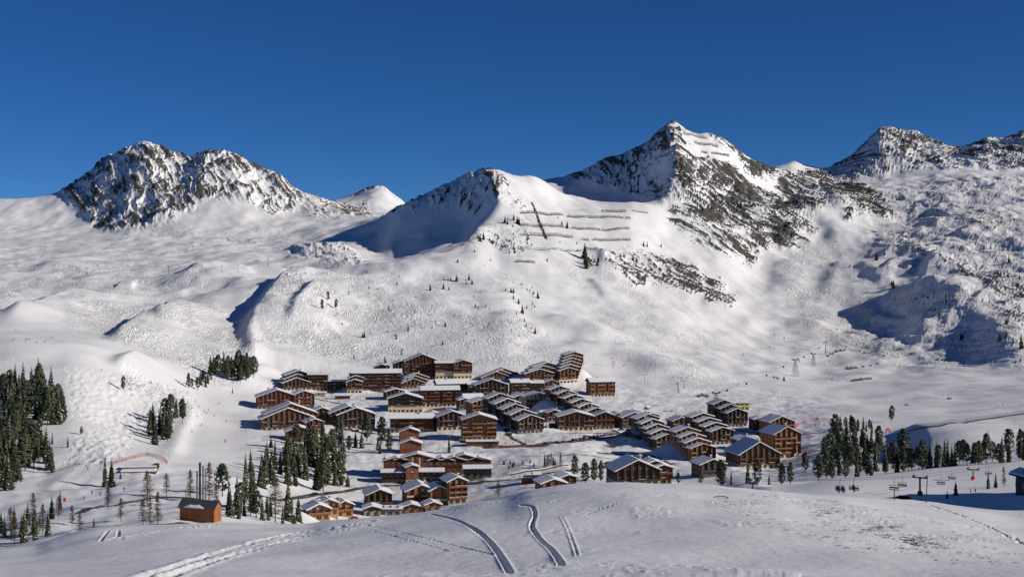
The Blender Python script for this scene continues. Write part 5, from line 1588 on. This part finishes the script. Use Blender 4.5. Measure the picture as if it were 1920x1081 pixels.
for i, (x, y, h) in enumerate([(30,502,16),(163,516,14),(316,512,14),(416,510,12),(502,500,14),(447,506,10),(568,454,12),(596,452,10),(538,468,12)]):
    tee_pylon(x, y, h, 'thin dark lift pole on the snowy plateau at the left', 'lift poles on the left plateau')
keys = ['a', 'b', 'd', 'e', 'f', 'g', 'h']
for u, v in zip(keys[:-1], keys[1:]):
    cable(T[u], T[v], 3.0, 0.07, 'lift_cable', 'thin lift cable from the %s to the %s' % ({'a':'lattice pylon by the village','b':'bowl pylon','d':'single mast','e':'pylon on the lip','f':'pylon between crags','g':'pylon below the mogul bowl'}[u], {'b':'bowl pylon','d':'single mast above it','e':'pylon on the lip of the hollow','f':'pylon between crags','g':'pylon below the mogul bowl','h':'highest pylon'}[v]))
# small cabins hanging on that line
cb = MB()
for i in range(6):
    t0, t1 = i/6*2*math.pi, (i+1)/6*2*math.pi
    for z0, r0, z1, r1 in ((-2.6, .5, -2.2, .95), (-2.2, .95, -1.2, .95), (-1.2, .95, -.7, .4)):
        cb.poly([(r0*math.cos(t0), r0*math.sin(t0), z0), (r0*math.cos(t1), r0*math.sin(t1), z0), (r1*math.cos(t1), r1*math.sin(t1), z1), (r1*math.cos(t0), r1*math.sin(t0), z1)])
cb.bar((0, 0, -.8), (0, 0, 0), .08, 4)
cabin_me = cb.mesh('gondola_cabin', M['dmetal'])
for u, v, fr in (('a','b',(.1,.3,.55,.8)), ('b','d',(.25,.5,.75)), ('d','e',(.15,.35,.6,.85)), ('e','f',(.5,)), ('f','g',(.5,)), ('g','h',(.3,.7))):
    for f in fr:
        p = T[u].lerp(T[v], f) - Vector((0, 0, 12*f*(1-f)))
        tag(inst('gondola_cabin', cabin_me, None, p), 'small dark gondola cabin hanging on the lift line', 'cabin', 'gondola cabins on the line')

# chairlift on the near field
LD = Vector((39, 70, 0)); Lp = Vector((-LD.y, LD.x, 0)).normalized()
def lift_at(t): return Vector((99 + 39*t, 300 + 70*t, 0))
def chair_pylon(t, top, label, red=True, thick=0.28, arm=1.5):
    p = lift_at(t); gz = ground(p.x, p.y)
    root = empty('chairlift_pylon', (p.x, p.y, gz), math.atan2(LD.y, LD.x) - math.pi/2)
    tag(root, label, 'lift pylon', 'pylons of the near chairlift')
    h = top - gz
    m = MB(); m.bar((0, 0, -1), (0, 0, h), thick, 10, 0, thick*.8); m.build('mast', M['dmetal'], root)
    m = MB(); m.box(-arm-.2, arm+.2, -.12, .12, h-.25, h+.05); m.build('crossarm', M['dmetal'], root)
    for s in (-1, 1):
        k = MB(); k.box(s*arm-.12, s*arm+.12, -1.3, 1.3, h+.052, h+.25)
        for j in range(4): k.bar((s*arm-.16, -1+j*.66, h+.2), (s*arm+.16, -1+j*.66, h+.2), .22, 8)
        k.build('pulley_train', M['dmetal'], root)
    if red:
        m = MB(); m.bar((0, 0, -.1), (0, 0, .95), .62, 12); m.build('red_pad', M['redp'], root)
    return top + 0.3
z_at = {}
z_at[0] = chair_pylon(0.0, (500-894)/F*300, 'thick dark chairlift pylon with red base pad on the near snow field')
z_at[1] = chair_pylon(1.0, (500-879)/F*370, 'farther chairlift pylon with red base pad near the pines on the snow field', thick=0.2)
z_at[-1.75] = chair_pylon(-1.6, (500-904)/F*188, 'chairlift pylon mostly hidden behind the foreground crest', False, 0.12, 0.6)
z_at[3] = chair_pylon(3.0, (500-852)/F*510, 'far chairlift pylon at the right edge beyond the field', False, 0.2)
def czz(t):
    ks = [(-1.6, z_at[-1.75]), (0, z_at[0]), (1, z_at[1]), (3, z_at[3])]
    for (a, za), (b_, zb) in zip(ks[:-1], ks[1:]):
        if t <= b_ or b_ == 3:
            f = (t-a)/(b_-a); return za + (zb-za)*f - 0.25*4*f*(1-f)*((b_-a)/2)
for s, nm in ((-1, 'left hand cable of the near chairlift'), (1, 'right hand cable of the near chairlift')):
    m = MB(); q = []
    for i in range(60):
        t = -1.6 + 4.6*i/59; p = lift_at(t) + Lp*(-s*1.5); q.append(Vector((p.x, p.y, czz(t))))
    for u, v in zip(q[:-1], q[1:]): m.bar(u, v, 0.045, 4)
    tag(m.build('lift_cable', M['dmetal']), nm.replace(' hand', '').replace('left', 'far side').replace('right', 'near side'), 'cable')
def chair_mesh():
    m = MB()
    m.bar((0, 0, 0), (0, .25, -.9), .05, 6); m.bar((0, .25, -.9), (0, .1, -1.5), .05, 6)
    for s in (-1, 1):
        m.bar((s*.95, .15, -1.5), (s*.95, -.05, -2.4), .045, 5); m.bar((s*.95, -.05, -2.4), (s*.95, -.62, -2.4), .045, 5)
    m.bar((-.95, .15, -1.5), (.95, .15, -1.5), .05, 5)
    return m.mesh('hanger', M['dmetal'])
hang = chair_mesh()
sm = MB(); sm.box(-.95, .95, -.60, -.06, -2.44, -2.34); seat_me = sm.mesh('seat', M['black'])
bk = MB(); bk.box(-.95, .95, -.02, .05, -2.15, -1.85); back_me = bk.mesh('backrest', M['black'])
chair_rz = math.atan2(LD.y, LD.x) - math.pi/2
def chair(t, side, label):
    p = lift_at(t) + Lp*(-side*1.5); z = czz(t)
    root = empty('lift_chair', (p.x, p.y, z), chair_rz + (math.pi if side < 0 else 0)); tag(root, label, 'lift chair', 'chairs of the near chairlift')
    inst('hanger', hang, root); inst('seat', seat_me, root); inst('backrest', back_me, root)
    return root
occ = chair(-0.875, -1, 'nearest lift chair carrying two skiers above the crest')
occ2 = chair(-0.74, -1, 'lift chair right behind the nearest one, with one skier')
chair(-0.45, 1, 'empty lift chair low left of the thick pylon')
chair(-0.16, -1, 'empty lift chair high just left of the thick pylon')
chair(0.24, 1, 'empty lift chair between thick pylon and thin leaning pole')
chair(0.66, -1, 'empty lift chair left of the farther pylon')
chair(1.25, 1, 'empty lift chair right of the farther pylon')
def thin_pole(px, py, hpx, label, ymin=0, lean=0.0, r=0.07):
    X, Y, Z = hit(px, py, ymin); h = hpx*Y/F
    m = MB(); m.bar((0, 0, -.5), (lean*h, 0, h), r, 6); m.bar((lean*h, 0, h), (lean*h+.02, 0, h+.06), r*1.3, 6)
    o = m.build('marker_pole', M['dmetal'], None, (X, Y, Z)); tag(o, label, 'pole')
thin_pole(1736, 942, 46, 'thin leaning pole right of the thick chairlift pylon', lean=0.06)
thin_pole(1677, 937, 18, 'short thin pole left of the dwarf pine mat')

# ------------------------------------------------------------------ people
def figure_mesh(seated=False):
    me = bpy.data.meshes.new('figure_skeleton')
    if seated:
        V = [(0,0,.55),(0,0,.85),(0,.03,1.18),(0,.0,1.33),(0,-.02,1.55),(.12,-.05,.52),(.13,-.48,.50),(.13,-.55,.06),(.13,-.72,.0),(-.12,-.05,.52),(-.13,-.48,.50),(-.13,-.55,.06),(-.13,-.72,.0),
             (.22,.02,1.20),(.28,-.12,.92),(.20,-.36,.82),(-.22,.02,1.20),(-.28,-.12,.92),(-.20,-.36,.82)]
    else:
        V = [(0,.05,.95),(0,0,1.15),(0,-.06,1.40),(0,-.10,1.53),(0,-.12,1.70),(.12,.02,.88),(.15,-.14,.50),(.15,.0,.08),(.15,-.18,.03),(-.12,.02,.88),(-.15,-.14,.50),(-.15,.0,.08),(-.15,-.18,.03),
             (.22,-.05,1.40),(.36,-.12,1.14),(.34,-.38,1.05),(-.22,-.05,1.40),(-.36,-.12,1.14),(-.34,-.38,1.05)]
    E = [(0,1),(1,2),(2,3),(3,4),(0,5),(5,6),(6,7),(7,8),(0,9),(9,10),(10,11),(11,12),(2,13),(13,14),(14,15),(2,16),(16,17),(17,18)]
    rad = [.17,.16,.19,.08,.13,.12,.10,.08,.07,.12,.10,.08,.07,.09,.075,.06,.09,.075,.06]
    me.from_pydata(V, E, [])
    o = bpy.data.objects.new('figure_skeleton', me); C.objects.link(o)
    md = o.modifiers.new('skin', 'SKIN')
    for i, v in enumerate(me.skin_vertices[0].data):
        v.radius = (rad[i], rad[i]); v.use_root = (i == 0)
    sb = o.modifiers.new('sub', 'SUBSURF'); sb.levels = 1
    dg = bpy.context.evaluated_depsgraph_get()
    out = bpy.data.meshes.new_from_object(o.evaluated_get(dg))
    bpy.data.objects.remove(o, do_unlink=True)
    hz = 1.42 if not seated else 1.36
    out.materials.clear()
    return out, (1.02 if not seated else .72), hz
cloth = {'red': plain_mat('red_jacket', (.5, .03, .03)), 'blue': plain_mat('blue_jacket', (.03, .06, .25)), 'black': plain_mat('black_cloth', (.02, .02, .025)), 'green': plain_mat('green_jacket', (.05, .18, .06)), 'orange': plain_mat('orange_jacket', (.6, .15, .02)), 'skin': plain_mat('skin', (.45, .27, .2)), 'grey': plain_mat('grey_cloth', (.12, .12, .13))}
_fig = {}
def figure(seated, jacket):
    k = (seated, jacket)
    if k in _fig: return _fig[k]
    me, waist, neck = figure_mesh(seated)
    for m in (cloth[jacket], cloth['black'], cloth['skin'], cloth['grey']): me.materials.append(m)
    for p in me.polygons:
        z = p.center.z; y = p.center.y; r_ = math.hypot(p.center.x, y)
        if z > neck + .14: p.material_index = 3
        elif z > neck: p.material_index = 2 if y < (-.10 if not seated else -.03) else 3
        elif (z < waist and not (seated and y > -.05 and z > .6) and not (abs(p.center.x) > .24 and z > .75)): p.material_index = 1
        else: p.material_index = 0
    _fig[k] = me
    return me
ski = MB(); ski.box(-.05, .05, -.95, .75, -.02, .02); ski.box(-.05, .05, -1.08, -.95, .0, .05); ski_me = ski.mesh('ski', M['redp'])
pole = MB(); pole.bar((0, 0, 0), (.05, .45, -1.02), .015, 4); pole_me = pole.mesh('ski_pole', M['metal'])
def person(px, py, jacket, label, group=None, skis=True, rz=0.0, ymin=500, parent_at=None):
    X, Y, Z = hit(px, py, ymin)
    root = empty('person', (X, Y, Z+0.03), rz); tag(root, label, 'person', group)
    inst('body', figure(False, jacket), root)
    if skis:
        inst('ski', ski_me, root, (.15, 0, 0)); inst('ski', ski_me, root, (-.15, 0, 0))
        inst('ski_pole', pole_me, root, (.34, -.38, 1.05)); inst('ski_pole', pole_me, root, (-.34, -.38, 1.05))
js = ['red', 'blue', 'black', 'green', 'black', 'orange']
for i, (x, y) in enumerate([(366,753),(373,764),(382,772),(391,769),(411,757),(387,775),(370,782),(352,738),(296,722),(402,781),(378,798),(424,790),(450,800),(360,810)]):
    person(x, y, js[i % 6], 'skier in %s jacket going down the groomed piste' % js[i % 6], 'skiers on the groomed piste', True, rng.uniform(-1, 1))
for i, (x, y) in enumerate([(25,638),(50,637),(55,637),(69,643),(84,642),(97,634),(48,640),(30,620),(190,695)]):
    person(x, y, js[(i+2) % 6], 'tiny skier in %s jacket on the flat upper piste' % js[(i+2) % 6], 'skiers on the upper piste', True, rng.uniform(-1, 1))
for i, (x, y) in enumerate([(660,750),(666,750),(671,749),(676,750),(682,751),(688,750),(655,752),(635,755)]):
    person(x, y, js[(i+1) % 6], 'tiny skier in %s jacket queuing on the white practice ground' % js[(i+1) % 6], 'skiers on the practice ground', True, rng.uniform(-1, 1))
for i, (x, y) in enumerate([(1224,746),(1186,756),(1294,762),(1258,772),(1296,778),(1306,777),(1330,772),(1405,790),(1180,640),(1338,770),(1520,800),(1528,798),(1536,797),(1545,798)]):
    person(x, y, js[(i+3) % 6], 'tiny skier in %s jacket on the snow right of the village' % js[(i+3) % 6], 'skiers right of the village', True, rng.uniform(-1, 1))
for i, (x, y) in enumerate([(172,926),(188,929),(233,920),(158,936)]):
    person(x, y, 'black', 'small dark walker on the snow path below the twin spruces', 'walkers below the twin spruces', False, rng.uniform(-1, 1), 300)
for i, (x, y) in enumerate([(915,836),(922,835),(948,833),(962,832),(985,830),(1000,829)]):
    person(x, y, js[i % 6], 'tiny walker in %s coat on the village road' % js[i % 6], 'walkers on the village road', False, rng.uniform(-1, 1))
def rider(ch, x, jacket, label):
    mw = Matrix.Translation(ch.location) @ Matrix.Rotation(ch.rotation_euler.z, 4, 'Z')
    p = mw @ Vector((x, -.12, -2.82))
    root = empty('person', p, ch.rotation_euler.z); tag(root, label, 'person')
    inst('body', figure(True, jacket), root)
    inst('ski', ski_me, root, (.13, -.6, -.06)); inst('ski', ski_me, root, (-.13, -.6, -.06))
rider(occ, -.45, 'red', 'seated skier in red jacket on the nearest lift chair')
rider(occ, .45, 'black', 'seated skier in black jacket beside the one in red')
rider(occ2, .1, 'black', 'seated skier alone on the second lift chair')

# ------------------------------------------------------------------ cars
def car_parts():
    b = MB()
    pr = [(-2.1, .35), (-2.15, .75), (-1.25, .92), (-.7, 1.42), (1.0, 1.45), (1.75, .95), (2.1, .85), (2.12, .35)]
    b.prism([(x, -.85, z) for x, z in pr], (0, 1.7, 0)); 
    g = MB()
    g.hexa([(-1.18,-.87,.95),(1.62,-.87,.97),(1.62,.87,.97),(-1.18,.87,.95),(-.68,-.87,1.36),(.95,-.87,1.38),(.95,.87,1.38),(-.68,.87,1.36)])
    w = MB(); w.bar((0, -.1, 0), (0, .1, 0), .33, 10)
    s = MB(); s.box(-.7, 1.0, -.8, .8, 1.452, 1.60)
    return b, g.mesh('window_band', M['glass']), w.mesh('wheel', M['black']), s.mesh('roof_snow', M['snow'])
_cb, _cg, _cw, _cs = car_parts()
car_col = {'white': (.6, .6, .6), 'black': (.015, .015, .018), 'grey': (.16, .17, .18), 'red': (.35, .02, .02), 'blue': (.03, .06, .2), 'silver': (.38, .39, .4)}
car_me = {}
for k, c in car_col.items():
    m = plain_mat(k + '_car_paint', c, 0.3, 0.0, 0.03); car_me[k] = _cb.mesh('body', m)
def car(px, py, col, rz, label, group=None, ymin=540):
    X, Y, Z = hit(px, py, ymin)
    root = empty('parked_car', (X, Y, Z+0.25), rz); tag(root, label, 'car', group)
    inst('body', car_me[col], root); inst('window_band', _cg, root)
    for x in (-1.35, 1.3):
        for y in (-.8, .8): inst('wheel', _cw, root, (x, y, .33))
    if rng.random() < .5: inst('roof_snow', _cs, root)
cols = ['black', 'grey', 'red', 'black', 'silver', 'blue', 'black', 'white', 'grey', 'black', 'red', 'black', 'grey']
for i, c in enumerate(cols):
    x = 1074 + i*6.6
    car(x, 826.5 - i*1.0, c, 1.4, '%s car in the row parked below the broad brown gable' % c, 'cars parked along the village road')
for i, (x, y, c) in enumerate([(1022,833,'black'),(1032,832,'grey'),(1043,831,'black'),(1056,830,'red')]):
    car(x, y, c, .15, '%s car standing at the left part of the village road' % c, 'cars on the left part of the village road')
for i in range(8):
    car(1140 + i*5.2, 869.5 - i*.4, cols[i+2], 1.4, '%s car in the short row behind the round pines' % cols[i+2], 'cars behind the round pines')
car(590, 928, 'black', .2, 'lone dark car driving on the lower road above the honey chalets')
car(764, 909, 'white', .2, 'white van like car at the bend of the lower road')
car(664, 974, 'red', .3, 'red car parked between the honey chalets and grey gable')
car(925, 834, 'white', .3, 'white car below the wall of the five storey block')
for i, (x, y, c) in enumerate([(1186,858,'black'),(1194,858,'grey'),(1202,859,'black'),(1212,862,'blue')]):
    car(x, y, c, .3, '%s car in the blue shadow beside the black terrace' % c, 'cars in the blue shadow')

for i, (x, y, c) in enumerate([(655,806,'grey'),(668,809,'black'),(760,820,'red'),(775,821,'black'),(945,803,'silver'),(955,815,'black'),(1165,807,'blue'),(1178,808,'black'),(895,772,'grey'),(905,772,'black'),(560,746,'black'),(820,740,'red'),(1425,840,'black'),(1433,850,'silver'),(1436,858,'black')]):
    car(x, y, c, rng.uniform(-.3, .6), '%s car left on a ploughed lane between the chalets' % c, 'cars on the ploughed lanes')

# ------------------------------------------------------------------ nets, fences, platform, lamps, signs
def net_fence(pix, h, label, mat, ymin=540, name='safety_net', gap=4.0, cat='net fence'):
    P = path_points(pix, ymin, gap)
    root = empty(name, (P[0][0], P[0][1], ground(*P[0]))); tag(root, label, cat)
    o = root.location; V = [Vector((x, y, ground(x, y))) - o for x, y in P]
    pm = MB(); pm.bar((0, 0, -.4), (0, 0, h+.15), .05, 5); me = pm.mesh('post', M['dmetal'])
    for v in V: inst('post', me, root, v)
    b = MB()
    for a, c in zip(V[:-1], V[1:]):
        rope = name == 'rope_fence'
        for k in range(6):
            if rope and k not in (2, 5): continue
            z = .12 + (h-.12)*k/5
            b.bar(a+Vector((0, 0, z)), c+Vector((0, 0, z)), .025 if rope else .035, 3)
        for k in range(0 if rope else 5):
            q = a.lerp(c, k/5); b.bar(q+Vector((0, 0, .1)), q+Vector((0, 0, h)), .028, 3)
    b.build('rope' if name == 'rope_fence' else 'net', mat, root)
netm = plain_mat('faded_red_net', (.55, .13, .12))
net_fence([(213,871),(240,862),(258,857),(275,854),(292,857),(306,863),(314,869)], 1.8, 'curved red safety net above the wooden platform', netm, 400, gap=3.0)
net_fence([(1490,806),(1495,798),(1510,791),(1530,787.5),(1558,788)], 1.6, 'curved red net at the top of the nursery enclosure', M['redp'])
net_fence([(1498,807),(1508,813),(1524,820)], 1.2, 'red net at the lower left of the nursery enclosure', M['redp'])
net_fence([(1524,820),(1560,821),(1600,822)], .7, 'low dark rope fence along the lower side of the nursery enclosure', M['dmetal'], name='rope_fence')
net_fence([(800,775),(815,773),(832,771)], 2.0, 'dark red fence behind the block with dormers', M['redp'], gap=2.5)
net_fence([(1216,758),(1236,760)], .6, 'thin red line fence right of the round kiosk', M['redp'])
net_fence([(692,788),(700,776),(712,768)], 1.2, 'pale red net at the corner of the practice ground', netm)
net_fence([(1690,776),(1740,774),(1800,772),(1850,768),(1922,760)], .6, 'long rope fence with dark poles above the conveyor', M['dmetal'], name='rope_fence', gap=9.0)
net_fence([(1560,816),(1620,815),(1690,814)], .7, 'rope fence with poles below the red arch', M['dmetal'], name='rope_fence', gap=8.0)

def platform():
    X, Y, Z = hit(255, 886, 400)
    root = empty('wooden_platform', (X, Y, Z), 0.12); tag(root, 'long low wooden platform deep in snow behind the close pair of spruces', 'platform')
    s = Y/F
    for k, (y0, z0, w) in enumerate(((0, 0, 64), (5.5, 1.2, 62))):
        m = MB(); m.box(-w*s*.45, w*s*.55, y0, y0+5.0, z0-3, z0+0.6); m.build('edge_wall', M['brown'], root)
        m = MB(); m.box(-w*s*.45+.1, w*s*.55-.1, y0+.08, y0+5.2, z0+0.603, z0+1.25); m.build('snow_cap', M['snow'], root)
    m = MB(); m.box(w*s*.45, w*s*.6, 6, 9, 1, 3.0); m.build('dark_box', M['dark'], root)
platform()

def conveyor():
    P = path_points([(1706,808),(1760,799),(1820,790),(1880,781),(1935,773)], 540, 3.2)
    root = empty('covered_conveyor', (P[0][0], P[0][1], ground(*P[0]))); tag(root, 'long covered ski conveyor climbing the slope at the right', 'conveyor lift')
    o = root.location; V = [Vector((x, y, ground(x, y))) - o for x, y in P]
    d = (V[-1]-V[0]); d.z = 0; d.normalize(); n = Vector((-d.y, d.x, 0))
    b = MB()
    for a, c in zip(V[:-1], V[1:]):
        b.hexa([a-n, c-n, c+n, a+n] + [q+Vector((0, 0, .35)) for q in (a-n, c-n, c+n, a+n)])
    b.build('belt', M['black'], root)
    h = MB()
    for i in range(8):
        t0, t1 = math.pi*i/8, math.pi*(i+1)/8
        h.bar(n*1.5*math.cos(t0)+Vector((0, 0, 2.5*math.sin(t0))), n*1.5*math.cos(t1)+Vector((0, 0, 2.5*math.sin(t1))), .07, 4)
    hm = h.mesh('hoop', M['dmetal'])
    for v in V: inst('hoop', hm, root, v)
    for t in (.12, .5, .88):
        r_ = MB()
        for a, c in zip(V[:-1], V[1:]):
            q = n*1.5*math.cos(math.pi*t)+Vector((0, 0, 2.5*math.sin(math.pi*t)))
            r_.bar(a+q, c+q, .06, 4)
        r_.build('rail', M['dmetal'], root)
conveyor()

def arch():
    X, Y, Z = hit(1665, 811, 540)
    m = MB()
    for i in range(12):
        t0, t1 = math.pi*i/12, math.pi*(i+1)/12
        m.bar((1.3*math.cos(t0), 0, 2.9*math.sin(t0)), (1.3*math.cos(t1), 0, 2.9*math.sin(t1)), .42, 8)
    tag(m.build('inflatable_arch', M['redp'], None, (X, Y, Z)), 'red inflatable arch at the bottom of the covered conveyor', 'arch')
arch()
def lamp(px, py, hpx, label, ymin=540):
    X, Y, Z = hit(px, py, ymin); h = hpx*Y/F
    root = empty('street_lamp', (X, Y, Z)); tag(root, label, 'street lamp', 'street lamps of the village')
    m = MB(); m.bar((0, 0, -1), (0, 0, h), .09, 6, 0, .06); m.build('mast', M['dmetal'], root)
    m = MB(); m.bar((0, 0, h), (0, 0, h+.5), .25, 8, 0, .35); hd = m.build('lamp_head', M['metal'], root)
    m = MB(); m.bar((0, 0, h+.5), (0, 0, h+.85), .36, 8, 0, .12); m.build('snow_cap', M['snow'], hd)
for x, y, h, l in [(950,900,38,'tall street lamp right of the long hotel on the lower road'), (757,737,22,'snow capped street lamp left of the two tier roof block'), (1118,826,24,'street lamp rising from the row of parked cars'), (1017,842,22,'street lamp above the slope by the village road'), (1049,838,20,'street lamp below the village road at the yellow grass bank'), (1079,822,16,'short street lamp in front of the broad brown gable'), (596,735,14,'slim street lamp by the cream fronted dark block'), (688,742,12,'slim street lamp before the long brown block'), (1012,872,40,'leaning dark pole beside the short thicket')]:
    lamp(x, y, h, l)
def board(px, py, w, h, label, mat, ymin=300):
    X, Y, Z = hit(px, py, ymin); root = empty('piste_sign', (X, Y, Z)); tag(root, label, 'sign')
    m = MB(); m.box(-w/2, w/2, -.03, .03, .5, .5+h); m.build('panel', mat, root)
    for s in (-1, 1):
        m = MB(); m.bar((s*w*.4, .05, -.5), (s*w*.4, .05, .5+h), .04, 5); m.build('post', M['dmetal'], root)
board(121, 942, 1.1, 1.5, 'small red piste sign on the snow at the lower left', M['redp'])
board(422, 830, .8, 1.8, 'slim red piste marker at the tip of the blue building shadow', M['redp'], 540)
board(1532, 787, 2.4, 1.2, 'red banner at the top of the nursery enclosure', M['redp'], 540)
board(1170, 687, 1.2, 2.0, 'red padded post at the start of the drag lift piste', M['redp'], 700)
board(1550, 822, 1.0, 1.6, 'small red marker at the lower side of the nursery enclosure', M['redp'], 540)
def snow_gun(px, py, label):
    X, Y, Z = hit(px, py, 700); root = empty('snow_cannon', (X, Y, Z), .6); tag(root, label, 'snow cannon', 'snow cannons')
    m = MB(); m.bar((0, 0, -.5), (-.6, 0, 3.2), .22, 6); m.build('stand', M['dmetal'], root)
    m = MB(); m.bar((-1.2, 0, 3.2), (.3, 0, 3.9), .55, 10); m.build('barrel', M['redp'], root)
snow_gun(1153, 684, 'snow cannon with red barrel leaning beside the hill foot')
snow_gun(503, 500, 'snow cannon on the far left plateau')
def ring():
    X, Y, Z = hit(1352, 933); m = MB()
    for i in range(24):
        t0, t1 = 2*math.pi*i/24, 2*math.pi*(i+1)/24
        m.bar((.72*math.cos(t0), .72*math.sin(t0), .05), (.72*math.cos(t1), .72*math.sin(t1), .05), .045, 5)
    tag(m.build('hoop_ring', M['black'], None, (X, Y, Z)), 'dark hoop lying on the foreground snow near the crest', 'hoop')
ring()
def flues():
    X, Y, Z = hit(376, 945, 400); s = Y/F
    root = empty('flue_stack', (X, Y, Z)); tag(root, 'stack of three tall steel flues rising behind the timber hut', 'chimney')
    for i, (x, h, r_, mt) in enumerate(((-6.5, 62, .36, 'metal'), (-1.0, 78, .42, 'dmetal'), (5.0, 72, .36, 'metal'), (9.5, 66, .22, 'metal'))):
        m = MB(); m.bar((x*s, 0, -2), (x*s, 0, h*s), r_, 12); m.bar((x*s, 0, h*s), (x*s, 0, h*s+.12), r_*1.15, 12)
        m.build('flue', M[mt], root)
    m = MB(); m.box(-9*s, 11*s, -.15, .15, 30*s, 31*s); m.box(-9*s, 11*s, -.15, .15, 55*s, 56*s); m.build('bracket', M['dmetal'], root)
flues()
add_terrain()
